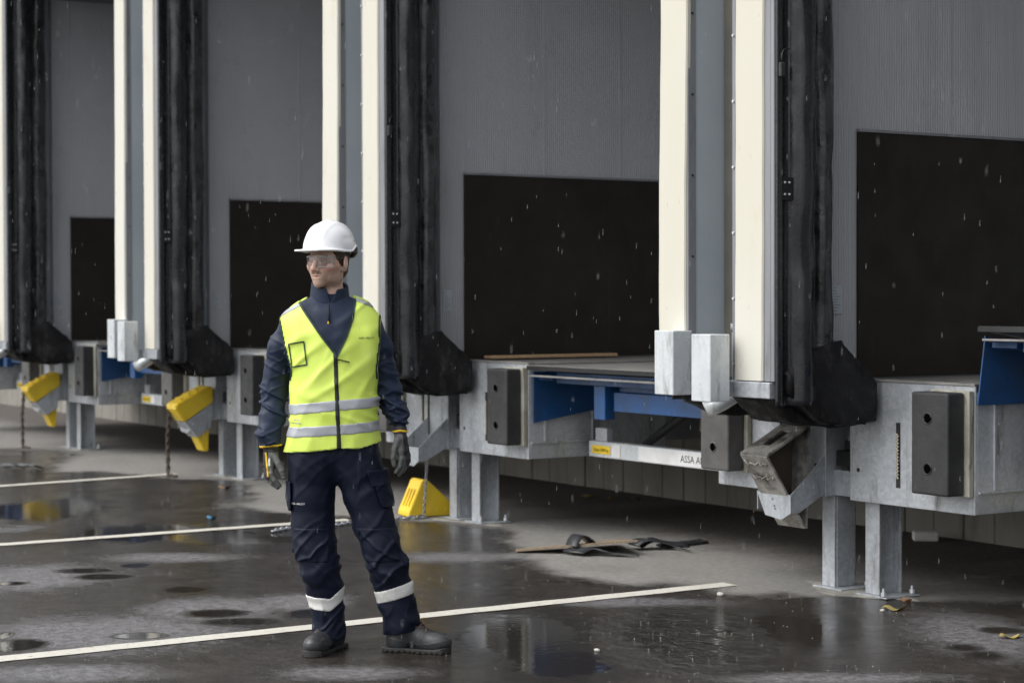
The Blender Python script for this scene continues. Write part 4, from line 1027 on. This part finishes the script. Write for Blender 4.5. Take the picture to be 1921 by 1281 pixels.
flat_strip([(641, 667), (646.5, 655), (658.5, 630), (669.3, 597), (672.3, 562)], .0062, 'neck_binding', 'bind', vest, .003)
flat_strip([(642, 672), (652, 674), (663, 677)], .004, 'zip_cord', 'zip', vest, .006)
t_ = text_mesh('chest_print', 'ASSA ABLOY', .0115, 'ink', vest, Matrix.Translation((Xp(679.5), 0, Zp(634.5))) @ FRONT, .0002); onvest(t_, .0015)
bm = bmesh.new()
for kk in range(3):
    x0_ = Xp(553+kk*7); box(bm, x0_, x0_+.013, -.0003, .0003, Zp(791), Zp(789.2), bev=0)
tube(bm, [(Xp(563+5*math.cos(a)), 0, Zp(786-3.6*math.sin(a))) for a in np.linspace(0, math.pi, 9)], .0016, 5)
lg = mobj('size_label', bm, 'reflect', vest); onvest(lg, .0012)
# cuffs
def ringband(name, D, ax, clips, off, m_, parent):
    d = (D-off).astype(np.float32)
    for c in clips: d = np.maximum(d, c.astype(np.float32))
    return mobj(name, surfnet(d, ax, name), m_, parent)
cz = Zp(836)+(X-Xp(508))*.10
ringband('cuff_trim', A_, GJ.ax, [(Z-cz-.0085), cz-Z-.001, X+.2], .0032, 'ynylon', jk)
# ---- trousers
GT = SDF((-.40, -.17, .055), (.30, .19, .98), .0052)
Lr = [Pt(590, 835, .0, .105), Pt(586, 880, .0, .104), Pt(585, 930, .0, .101), Pt(588, 980, -.005, .094), Pt(593, 1022, -.015, .093), Pt(600, 1060, -.008, .090), Pt(609, 1100, .01, .080), Pt(613, 1140, .025, .074), Pt(615, 1180, .032, .073), Pt(617, 1196, .034, .076)]
Ll = [Pt(665, 835, .0, .105), Pt(675, 880, .0, .103), Pt(690, 930, .0, .098), Pt(704, 980, -.012, .091), Pt(716, 1020, -.025, .090), Pt(731, 1062, -.02, .090), Pt(738, 1100, .0, .080), Pt(744, 1135, .015, .079), Pt(754, 1165, .02, .080), Pt(757, 1188, .022, .080)]
LR, LL = SDF(None, None, None, GT.ax), SDF(None, None, None, GT.ax)
LR.chain(Lr, .02); LL.chain(Ll, .02)
k = .035; hh = np.maximum(k-np.abs(LR.D-LL.D), 0)/k
xg = GT.ax[0][:, None, None]; zg = GT.ax[2][None, None, :]
crotch = np.clip((zg-.70)/.08, 0, 1)
TR = np.minimum(LR.D, LL.D)-hh*hh*k/4*crotch
pel = SDF(None, None, None, GT.ax); pel.ell((Xp(628), .005, Zp(840)), (.180, .104, .10), .01); pel.cone((Xp(628), 0, Zp(800)), (Xp(628), 0, Zp(850)), .100, .108, .03, sq=(.62, 1, 1))
k = .04; hh = np.maximum(k-np.abs(TR-pel.D), 0)/k; TR = np.minimum(TR, pel.D)-hh*hh*k/4
def trouser_folds(x, y, z):
    lowr = 1/(1+np.exp((z-.47)/.05)); kn = np.exp(-((z-.42)/.09)**2); top = 1/(1+np.exp(-(z-.72)/.04))
    s_ = np.where(x < -.05, 1., -1.)
    wz = z+.03*vnoise(x*9, y*9, z*6)+.012*vnoise(x*23, y*23, z*14)
    a = crease(x*7+wz*9*s_, y*6, wz*8+x*8*s_)*(.003+.0048*lowr)
    a += crease(x*9-wz*8*s_, y*7+3, wz*15-x*12*s_)*(.0015+.0038*lowr+.003*kn)
    a += top*ridge((x+.16)*15, y*5, (z-.7)*9-np.abs(x+.16)*10)*.0055
    a += vnoise(x*8, y*8, z*6)*.006
    a += crease(x*16+z*5*s_, y*11, z*9)*.002*lowr
    a = a*(1-.75*np.exp(-((z-.255)/.045)**2))
    return a
TR = TR-near(TR, GT.ax, trouser_folds, .06)
u_ = xg*426.3+698.5; v_ = 1223-zg*426.3
hemT = np.where(u_ < 672, 1186+(u_-590)*.30+0*zg, 1190-(u_-725)*.17+0*zg)
hemT = np.where(u_ < 672, np.minimum(hemT, 1204), hemT)
TRc = np.maximum(TR, (v_-hemT)/426.3).astype(np.float32)
yg = GT.ax[1][None, :, None]
tro = mobj('trousers', surfnet(np.maximum(TRc, zg-.93).astype(np.float32), GT.ax, 'trousers'), 'navyt', person)
# reflective leg bands: chevron on one leg
cR = np.where(u_ < 622, 1114+(u_-576)*.09, 1118.5-(u_-622)*.85) + 0*zg
ringband('leg_band', TR, GT.ax, [np.maximum(cR-v_, v_-(cR+24.5))/426.3, (u_-668)/426.3], .0036, 'reflectw', tro)
cL = 1109-(u_-700)*.29+0*zg
ringband('leg_band', TR, GT.ax, [np.maximum(cL-v_, v_-(cL+24))/426.3, (668-u_)/426.3], .0036, 'reflectw', tro)
# cargo pocket with flap, knee patches, fly seam
def boxclip(ua, ub, va, vb, front=True):
    r_ = [(ua-u_)/426.3, (u_-ub)/426.3, (va-v_)/426.3, (v_-vb)/426.3]
    if front: r_.append(yg-.10)
    return r_
sk = (v_-900)*.30
ringband('cargo_pocket', TR, GT.ax, [(706+sk-u_)/426.3, (u_-(746+sk))/426.3, (898-v_)/426.3, (v_-948)/426.3], .014, 'navyt', tro)
ringband('pocket_flap', TR, GT.ax, [(700+sk-u_)/426.3, (u_-(748+sk))/426.3, (878-v_)/426.3, (v_-908)/426.3], .019, 'navyt', tro)
ringband('cargo_pocket', TR, GT.ax, boxclip(536, 551, 900, 955), .011, 'navyt', tro)
ringband('knee_patch', TR, GT.ax, boxclip(556, 622, 985, 1048)+[yg], .0042, 'navyt', tro)
ringband('knee_patch', TR, GT.ax, [(672+(v_-985)*.2-u_)/426.3, (u_-(740+(v_-985)*.2))/426.3, (985-v_)/426.3, (v_-1048)/426.3, yg+0*v_], .0042, 'navyt', tro)
tb = BVHTree.FromPolygons([v.co[:] for v in tro.data.vertices], [p.vertices[:] for p in tro.data.polygons])
t_ = text_mesh('thigh_print', 'ASSA ABLOY', .0125, 'labelw', tro, Matrix.Translation((Xp(548.5), 0, Zp(941))) @ FRONT, .0002); onvest(t_, .004, tb)
bm = bmesh.new(); box(bm, Xp(722), Xp(733), -.0006, .0006, Zp(935), Zp(927), bev=0); bmesh.ops.subdivide_edges(bm, edges=bm.edges, cuts=2)
lg = mobj('pocket_tag', bm, 'ynylon', tro); onvest(lg, .017, tb)
# ---- boots
def make_boot(ank, toe, lab=None):
    """ankle (x,y) and heading angle; built along local -Y then turned"""
    GB = SDF((-.075, -.235, -.002), (.075, .11, .17), .0036)
    GB.ell((0, -.125, .050), (.049, .088, .046), .02); GB.ell((0, .03, .055), (.043, .062, .060), .03)
    GB.cone((0, -.075, .075), (0, .015, .13), .040, .046, .03); GB.cone((0, .02, .06), (0, .022, .15), .046, .047, .03)
    GB.ell((0, -.165, .045), (.046, .052, .041), .015)
    X, Y, Z = np.meshgrid(*[a.astype(np.float32) for a in GB.ax], indexing='ij', sparse=True)
    up = np.maximum(GB.D, .018-Z)
    up = up - near(up, GB.ax, lambda x, y, z: ridge(x*18, y*42, z*22)*.0015*np.exp(-((y+.07)/.03)**2)+.0012*(np.abs(z-.052-.012*np.sin(y*20)) < .003), .02)
    # sole follows the outline, with tread cut
    ox = .0445*np.ones_like(Y)-.009*np.exp(-((Y+.02)/.035)**2)
    rr = np.sqrt((X/ox)**2+((Y+.055)/.163)**2); sd_ = (np.maximum(np.abs(X)/ox*.93, np.sqrt((X/ox)**2*.35+(np.abs(Y+.055)/.160)**2.6))-1)*.045
    top_ = .021+.010*np.clip((-Y-.15)/.05, 0, 1)
    sole = np.maximum(np.maximum(sd_, Z-top_), .0-Z+.0008)
    tread = np.maximum(np.abs(((Y/.026) % 1)-.5)*.026-.004, Z-.0055); sole = np.maximum(sole, -tread)
    bt = bpy.data.objects.new('boot', surfnet(up.astype(np.float32), GB.ax, 'boot')); COL.objects.link(bt); bt.data.materials.append(mt['boot']); bt.parent = person
    mobj('sole', surfnet(sole.astype(np.float32), GB.ax, 'sole'), 'sole', bt)
    bm = bmesh.new()
    for j in range(4):
        y = -.105+.026*j; z = .100+.0165*j; s_ = 1 if j % 2 else -1
        tube(bm, [(-.028, y+.004*s_, z-.008), (-.01, y, z+.008-.002*j), (.01, y-.002*s_, z+.008-.002*j), (.028, y-.004*s_, z-.008)], .0042, 6)
    for s_ in (-1, 1): tube(bm, [(0, -.045, .135), (.02*s_, -.06, .145), (.034*s_, -.062, .125), (.03*s_, -.07, .105)], .0026, 6)
    mobj('lace', bm, 'lace', bt, (0, 0, 0), True)
    ang = math.atan2(toe[0]-ank[0], -(toe[1]-ank[1])); bt.location = (ank[0], ank[1], 0); bt.rotation_euler.z = ang
    return bt
make_boot((Xp(619), .065), (Xp(593), -.09))
make_boot((Xp(759), .02), (Xp(846), -.045))
# ---- hands in gloves
def make_glove(name, wr, chains, palm, grey, ystrip):
    pts_ = np.array([p[:3] for ch in chains for p in ch]+[wr[:3]]); lo, hi = pts_.min(0)-.035, pts_.max(0)+.035; hi[2] += .01
    GH = SDF(lo, hi, .0024)
    for a, b2 in palm: GH.cone(a[:3], b2[:3], a[3], b2[3], .012, pad=.03)
    for ch in chains:
        F2 = SDF(None, None, None, GH.ax)
        for a, b2 in zip(ch, ch[1:]): F2.cone(a[:3], b2[:3], a[3], b2[3], .003, pad=.02)
        k = .0055; hh = np.maximum(k-np.abs(GH.D-F2.D), 0)/k; GH.D = np.minimum(GH.D, F2.D)-hh*hh*k/4
    D = GH.D-near(GH.D, GH.ax, lambda x, y, z: ridge(x*45, y*45, z*60)*.0012, .01)
    g = mobj(name, surfnet(D.astype(np.float32), GH.ax, name), 'glove', person)
    return g, GH, D
# his right hand (left in the photo): thumb to the front, fingers curling towards the thigh
W_ = Pt(512, 836, -.012, .031)
palm = [(W_, Pt(513, 858, -.012, .028)), (Pt(505, 852, .012, .020), Pt(502, 872, .028, .016)), (Pt(517, 850, -.03, .022), Pt(513, 872, -.030, .017)), (Pt(507, 868, .018, .018), Pt(512, 872, -.022, .018)), (Pt(510, 848, .0, .027), Pt(508, 868, .0, .022))]
fing = [[Pt(514, 868, -.032, .0125), Pt(513, 885, -.040, .0115), Pt(519, 898, -.040, .0105), Pt(528, 908, -.036, .0095)],
        [Pt(509, 871, -.010, .0125), Pt(507, 890, -.014, .0115), Pt(513, 904, -.014, .0105), Pt(523, 912, -.012, .0095)],
        [Pt(505, 871, .012, .012), Pt(502, 888, .012, .011), Pt(507, 901, .012, .010), Pt(516, 909, .012, .009)],
        [Pt(502, 868, .031, .0105), Pt(499, 882, .033, .010), Pt(503, 893, .033, .009), Pt(510, 900, .032, .0085)],
        [Pt(518, 850, -.040, .016), Pt(527, 866, -.056, .0135), Pt(534, 880, -.060, .012), Pt(538, 892, -.058, .0105)]]
gr, GH, D = make_glove('glove', W_, fing, palm, None, None)
Xh, Yh, Zh = np.meshgrid(*[a.astype(np.float32) for a in GH.ax], indexing='ij', sparse=True); uh, vh = Xh*426.3+698.5, 1223-Zh*426.3
ringband('back_panel', D, GH.ax, [(uh-(507+(vh-850)*.02))/426.3+0*Yh, (vh-900)/426.3], .0016, 'gloveb', gr)
ringband('knuckle_strip', D, GH.ax, [(np.abs(uh-(503+(vh-850)*.09))-2.3)/426.3+0*Yh, (vh-893)/426.3, (846-vh)/426.3], .0030, 'ynylon', gr)
ringband('wrist_strap', D, GH.ax, [np.maximum(838-vh, vh-845)/426.3+0*Yh], .0030, 'gloveb', gr)
ringband('white_tab', D, GH.ax, [np.maximum(857-vh, vh-871)/426.3, (np.abs(uh-510)-2)/426.3, Yh+.0], .0034, 'reflectw', gr)
# his left hand
W_ = Pt(752, 806, .012, .026)
palm = [(W_, Pt(752, 832, .008, .024)), (Pt(757, 824, .025, .018), Pt(761, 845, .034, .015)), (Pt(750, 824, -.01, .020), Pt(753, 846, -.020, .016)), (Pt(759, 842, .028, .016), Pt(754, 845, -.016, .016)), (Pt(754, 822, .006, .024), Pt(756, 842, .006, .020))]
fing = [[Pt(753, 842, -.020, .012), Pt(755, 858, -.028, .011), Pt(752, 873, -.030, .010), Pt(745, 884, -.028, .009)],
        [Pt(756, 845, .0, .012), Pt(760, 862, -.004, .011), Pt(757, 878, -.006, .010), Pt(750, 889, -.006, .009)],
        [Pt(759, 845, .020, .0115), Pt(764, 860, .018, .0105), Pt(763, 874, .016, .0095), Pt(757, 884, .015, .009)],
        [Pt(761, 842, .037, .010), Pt(766, 854, .037, .0095), Pt(767, 865, .036, .0088), Pt(763, 873, .035, .008)],
        [Pt(748, 824, -.022, .015), Pt(742, 842, -.038, .013), Pt(740, 857, -.042, .0118), Pt(742, 870, -.042, .010)]]
gl_, GH, D = make_glove('glove', W_, fing, palm, None, None)
Xh, Yh, Zh = np.meshgrid(*[a.astype(np.float32) for a in GH.ax], indexing='ij', sparse=True); uh, vh = Xh*426.3+698.5, 1223-Zh*426.3
ringband('back_panel', D, GH.ax, [(759+(vh-830)*.12-uh)/426.3+0*Yh, (vh-880)/426.3], .0016, 'gloveb', gl_)
ringband('wrist_strap', D, GH.ax, [np.maximum(799-vh, vh-812)/426.3+0*Yh], .0050, 'gloveb', gl_)
ringband('knuckle_strip', D, GH.ax, [np.maximum((804.5-np.abs(uh-753)*-.18)-vh, vh-(808.5+np.abs(uh-753)*.18))/426.3+0*Yh], .0066, 'ynylon', gl_)

# ---- body with head
HC = np.array([Xp(619), -.002, Zp(489)])      # head centre at eye level
PSI = R(-29); TILT = R(2)
Rh = Matrix.Rotation(PSI, 4, 'Z') @ Matrix.Rotation(TILT, 4, 'X')
def H(p): return tuple(Vector(HC)+Rh @ Vector(p))
fine = lambda a, b, h: list(np.arange(a, b, h))
axx = np.array(fine(-.50, HC[0]-.135, .012)+fine(HC[0]-.135, HC[0]+.135, .0026)+fine(HC[0]+.135, .28, .012))
axy = np.array(fine(-.20, HC[1]-.155, .012)+fine(HC[1]-.155, HC[1]+.15, .0026)+fine(HC[1]+.15, .22, .012))
axz = np.array(fine(.02, 1.46, .012)+fine(1.46, 1.87, .0026))
GB_ = SDF(None, None, None, [axx, axy, axz])
# hidden body core
for L_, s_ in ((Lr[:-1], .5), (Ll[:-1], .5)): GB_.chain([(p[0], p[1], p[2], p[3]*s_) for p in L_], .03)
for q in ([Pt(556, 608, .04, .042), Pt(530, 650, .055, .036), Pt(519, 700, .065, .032), Pt(515, 735, .060, .030), Pt(513, 780, .02, .026), Pt(511, 836, -.014, .020)], [Pt(688, 606, .03, .042), Pt(712, 650, .04, .034), Pt(722, 700, .055, .030), Pt(730, 735, .055, .028), Pt(743, 772, .03, .024), Pt(752, 806, .012, .018)]): GB_.chain(q, .03)
GB_.cone((Xp(628), .005, .86), (Xp(626), .005, 1.0), .07, .09, .04, sq=(.75, 1, 1)); GB_.cone((Xp(626), .005, 1.0), (Xp(620), .015, 1.38), .095, .10, .04, sq=(.72, 1, 1)); GB_.cone((Xp(575), .03, 1.43), (Xp(665), .03, 1.43), .055, .055, .06)
a = np.array(H((0, .018, -.07))); GB_.cone(a, (Xp(622), .035, 1.53), .051, .058, .03); GB_.cone((Xp(622), .035, 1.53), (Xp(622), .03, 1.42), .060, .085, .05)
e_ = lambda c, r, k=.02, mode='u', rot=None: GB_.ell(H(c), r, k, mode, Rh @ rot if rot else Rh)
e_((0, .018, .030), (.076, .094, .088)); e_((0, -.024, -.030), (.058, .067, .080), .03); e_((0, .0, -.055), (.052, .060, .046), .03)
e_((0, -.074, -.098), (.024, .020, .020), .028)
for s_ in (-1, 1):
    e_((s_*.040, -.020, -.072), (.014, .032, .018), .03)          # jaw corner
    e_((s_*.040, -.052, -.024), (.026, .030, .022), .03)         # cheekbone
    e_((s_*.024, -.086, .019), (.022, .011, .0085), .012)        # brow
    e_((s_*.031, -.103, -.003), (.0165, .020, .0125), .014, 's')  # socket
    e_((s_*.0305, -.0765, -.001), (.0130, .0135, .0125), .002)    # eyeball bulge under lids
GB_.cone(H((0, -.088, .008)), H((0, -.114, -.032)), .0085, .0105, .012); e_((0, -.112, -.036), (.0105, .0105, .0095), .008)
for s_ in (-1, 1): e_((s_*.0125, -.101, -.039), (.0075, .010, .0075), .006); e_((s_*.006, -.110, -.0455), (.0035, .005, .003), .003, 's')
e_((0, -.076, -.062), (.030, .018, .024), .025)
GB_.cone(H((-.019, -.0875, -.0655)), H((0, -.0925, -.0635)), .0036, .0045, .006); GB_.cone(H((.019, -.0875, -.0655)), H((0, -.0925, -.0635)), .0036, .0045, .006)
GB_.cone(H((-.014, -.0885, -.0735)), H((.014, -.0885, -.0735)), .0045, .0045, .007)
GB_.cone(H((-.022, -.0955, -.0688)), H((.022, -.0955, -.0688)), .0024, .0024, .004, mode='s')
for s_ in (-1, 1):
    ro = Matrix.Rotation(s_*R(18), 4, 'Z') @ Matrix.Rotation(R(-10), 4, 'X')
    e_((s_*.085, .012, -.014), (.0085, .021, .034), .006, 'u', ro); e_((s_*.093, .009, -.010), (.0050, .0125, .020), .004, 's', ro)
    e_((s_*.074, .006, -.040), (.010, .012, .012), .01)
bodyme = surfnet(GB_.D, GB_.ax, 'body')
# tone attribute: r stubble, g lips, b brows
Vb = np.empty(len(bodyme.vertices)*3, np.float32); bodyme.vertices.foreach_get('co', Vb); Vb = Vb.reshape(-1, 3)
Mi = np.array((Rh.inverted()).to_3x3()); L_ = (Vb-HC) @ Mi.T
x, y, z = L_.T
sm = lambda t: np.clip(t, 0, 1)**2*(3-2*np.clip(t, 0, 1))
stub = sm((-.035-z+.25*np.maximum(np.abs(x)-.03, 0))/.02+.3)*sm((z+.135)/.03)*sm((.045-y)/.03)
stub = np.maximum(stub, 2.2*np.exp(-((z+.054)/.0065)**2)*(np.abs(x) < .028)*(y < -.06))*(1-.4*sm(1-np.abs(x)/.016)*(np.abs(z+.05) < .008))
cheek = .45*np.exp(-(((np.abs(x)-.045)/.022)**2+((z+.030)/.020)**2))*(y < -.02)+.4*np.exp(-((x/.014)**2+((z+.03)/.016)**2))*(y < -.08)
lips = cheek+.6*np.exp(-((z+.068)/.0055)**2)*np.exp(-(x/.020)**4)*(y < -.07)
brow = np.exp(-((z-.0175-.10*np.minimum(np.abs(x), .03)*.5)/.0042)**2)*(np.abs(x) > .010)*(np.abs(x) < .046)*(y < -.05)
lash = np.exp(-((z-.0035)/.0028)**2)*(np.abs(np.abs(x)-.031) < .015)*(y < -.07)*.6
ca = bodyme.color_attributes.new('tone', 'FLOAT_COLOR', 'POINT'); ca.data.foreach_set('color', np.stack([stub, lips, np.maximum(brow, lash), x*0+1], 1).astype(np.float32).ravel())
body = mobj('body', bodyme, 'skin', person)
for s_ in (-1, 1):
    bm = bmesh.new(); bmesh.ops.create_uvsphere(bm, u_segments=20, v_segments=12, radius=.0118, matrix=Matrix.Translation(H((s_*.0305, -.0795, -.0015))) @ Rh @ Matrix.Diagonal((1.05, 1, .56, 1)))
    ey = mobj('eye', bm, 'eyew', body, (0, 0, 0), True)
    bm = bmesh.new(); bmesh.ops.create_uvsphere(bm, u_segments=14, v_segments=8, radius=.0058, matrix=Matrix.Translation(H((s_*.0305-.002, -.0865, -.0012))) @ Rh @ Matrix.Diagonal((1, .9, .95, 1)))
    mobj('iris', bm, 'iris', ey, (0, 0, 0), True)
# hair below the helmet
GHr = SDF(np.array(HC)-.125, np.array(HC)+.125, .0028)
GHr.ell(H((0, .020, .026)), (.0790, .098, .092), .01, rot=Rh); GHr.ell(H((0, .055, -.035)), (.058, .055, .055), .02, rot=Rh)
X, Y, Z = np.meshgrid(*GHr.ax, indexing='ij'); Lh = (np.stack([X-HC[0], Y-HC[1], Z-HC[2]], -1)) @ Mi.T
lx, ly, lz = Lh[..., 0], Lh[..., 1], Lh[..., 2]
front_ = -.030+.9*np.clip(-.0-lz, 0, .05)-.35*np.clip(lz, 0, .06); clip_ = np.maximum(front_-ly, -.078-lz-.0*ly)
side_b = np.maximum(-.030-lz, 0)  # ends at the ear lobe in front of the ear
clip_ = np.where(ly < .014, np.maximum(clip_, -.026-lz), clip_)
d = np.maximum(GHr.D, clip_)-.0022*vnoise(lx*160, ly*160, lz*60)
mobj('hair', surfnet(d.astype(np.float32), GHr.ax, 'hair'), 'hair', body)
# safety glasses
gls = thing('safety_glasses', None, None); del_ = gls; gls.parent = person
V = []; nu, nv = 34, 12
for i in range(nu):
    a = -1.18+2.36*i/(nu-1)
    for j in range(nv):
        f = j/(nv-1); zt = .020-.003*abs(a); zb = -.030+.020*max(0, 1-abs(a)/.17)**1.5+.006*abs(a)
        rx, ry = .077, .098
        V.append(H((rx*math.sin(a), -.004-ry*math.cos(a)**.8 if math.cos(a) > 0 else -.004, zb+(zt-zb)*f)))
ln = gridmesh('lens', np.array(V), nu, nv, 'lens', gls)
bm = bmesh.new()
for s_ in (-1, 1):
    tube(bm, [H((s_*.0715, -.038, .012)), H((s_*.0795, -.010, .010)), H((s_*.082, .022, .004))], .0032, 6)
mobj('temple_arm', bm, 'lens', gls, (0, 0, 0), True)
bm = bmesh.new(); tube(bm, [H((.077*math.sin(a), -.0055-.098*max(math.cos(a), 0)**.8, .0205-.003*abs(a))) for a in np.linspace(-1.18, 1.18, 24)], .0020, 6); tube(bm, [H((.077*math.sin(a), -.0055-.098*max(math.cos(a), 0)**.8, -.030+.020*max(0, 1-abs(a)/.17)**1.5+.006*abs(a))) for a in np.linspace(-1.18, 1.18, 40)], .0014, 6); mobj('rim', bm, 'rimglint', gls, (0, 0, 0), True)  # rim in a pale colour, painted as the bright reflection on the lens edges
# helmet
GE = SDF(np.array(HC)+np.array((-.20, -.20, .0)), np.array(HC)+np.array((.20, .20, .22)), .0034)
X, Y, Z = np.meshgrid(*[a.astype(np.float32) for a in GE.ax], indexing='ij')
HT = Matrix.Rotation(PSI-R(5), 4, 'Z') @ Matrix.Rotation(R(-3.5), 4, 'X')
Mh = np.array(HT.inverted().to_3x3()); Lq = np.stack([X-HC[0], Y-HC[1], Z-HC[2]], -1) @ Mh.T
x, y, z = Lq[..., 0], Lq[..., 1]-.012, Lq[..., 2]-.048
def ell_(x, y, z, r):
    k0 = np.sqrt((x/r[0])**2+(y/r[1])**2+(z/r[2])**2); k1 = np.sqrt((x/r[0]**2)**2+(y/r[1]**2)**2+(z/r[2]**2)**2)+1e-6; return k0*(k0-1)/k1
zf = np.maximum(z, -.02)
dome = ell_(x, y, zf, (.108, .132, .128))
dome -= .004*np.exp(-(x/.016)**2)*(z > .02)*np.clip((z-.02)/.03, 0, 1)        # centre ridge
dome -= .0035*np.exp(-((np.abs(x)-.048)/.009)**2)*np.clip((z-.03)/.04, 0, 1)
dome += .0022*np.exp(-((z-.047-.12*y)/.014)**2)*np.clip((np.abs(x)-.055)/.03, 0, 1)*np.clip((y+.05)/.03, 0, 1)    # side recess
skirt = -.014-.004*np.cos(y*20)*0; bot = -.012+.030*np.exp(-((y-.065)/.032)**2)*(np.abs(x) > .04)-.016*np.clip((y-.09)/.04, 0, 1)
inner = ell_(x, y, zf, (.101, .125, .121))
hd_ = np.maximum(np.maximum(dome, -inner-.0), bot-z)
rim = np.maximum(np.abs(dome)-.0062, np.abs(z-bot-.003)-.0038)             # rolled rim
# peak
pr = np.sqrt((x/.112)**2+((y+.040)/.150)**2); pk_ = np.maximum((pr-1)*.10, np.abs(z-bot-.002+.10*np.clip(-y-.10, 0, .08)*.9)-.0042)
pk_ = np.maximum(np.maximum(pk_, y+.03), -inner-.002)
allh = np.minimum(np.minimum(hd_, rim), pk_); k = .008
hh = np.maximum(k-np.abs(hd_-pk_), 0)/k; allh = np.minimum(allh, np.minimum(hd_, pk_)-hh*hh*k/4)
hel = mobj('helmet', surfnet(allh.astype(np.float32), GE.ax, 'helmet'), 'helmet', person)
def HH(p): return tuple(Vector(HC)+HT @ (Vector(p)+Vector((0, .012, .048))))
bm = bmesh.new(); tube(bm, [HH((.092, -.03, -.004)), HH((.096, .03, -.002)), HH((.084, .075, -.006)), HH((.050, .100, -.018)), HH((0, .112, -.024)), HH((-.050, .100, -.018)), HH((-.084, .075, -.006))], .009, 8); mobj('harness', bm, 'gloveb', hel, (0, 0, 0), True)
bm = bmesh.new()
for j in range(3): box(bm, 0, .012, 0, .001, j*.004, j*.004+.0015, bev=0)
bm.transform(Matrix.Translation(HH((.1085, .030, .036))) @ HT @ Matrix.Rotation(math.pi/2, 4, 'Z')); mobj('helmet_mark', bm, 'inkgrey', hel)
# ================================================================ RAIN
m, nt, b, pos = base('raindrop'); b.inputs['Base Color'].default_value = (.75, .78, .82, 1); b.inputs['Roughness'].default_value = .2; b.inputs['Alpha'].default_value = .22
mt['rain'] = m
vs_, fs_ = [], []
for i in range(1350):
    d = 4.5+10*random.random()**.8; u = random.uniform(-60, 1980); v = random.uniform(-60, 1340); p = CAM+ray(u, v)*d
    if p[2] < .25 or p[1] > 6.0: continue
    r = random.uniform(.0006, .0011); L = random.uniform(.014, .032); b0 = len(vs_); tl = .12
    ring = [(math.cos(a)*r, math.sin(a)*r) for a in np.linspace(0, 2*math.pi, 6)[:-1]]
    vs_.append((p[0], p[1], p[2]-L/2)); vs_ += [(p[0]+x, p[1]+y, p[2]-L*.2) for x, y in ring]; vs_ += [(p[0]+x*.6+.02*L, p[1]+y*.6, p[2]+L*.25) for x, y in ring]; vs_.append((p[0]+tl*L, p[1], p[2]+L/2))
    for k in range(5):
        k2 = (k+1) % 5; fs_ += [(b0, b0+1+k2, b0+1+k), (b0+1+k, b0+1+k2, b0+6+k2, b0+6+k), (b0+6+k, b0+6+k2, b0+11)]
me = bpy.data.meshes.new('rain'); me.from_pydata(vs_, [], fs_)
tag(mobj('rain', me, 'rain', None, (0, 0, 0), True), 'light rain falling in front of the loading docks', 'rain', None, 'stuff')
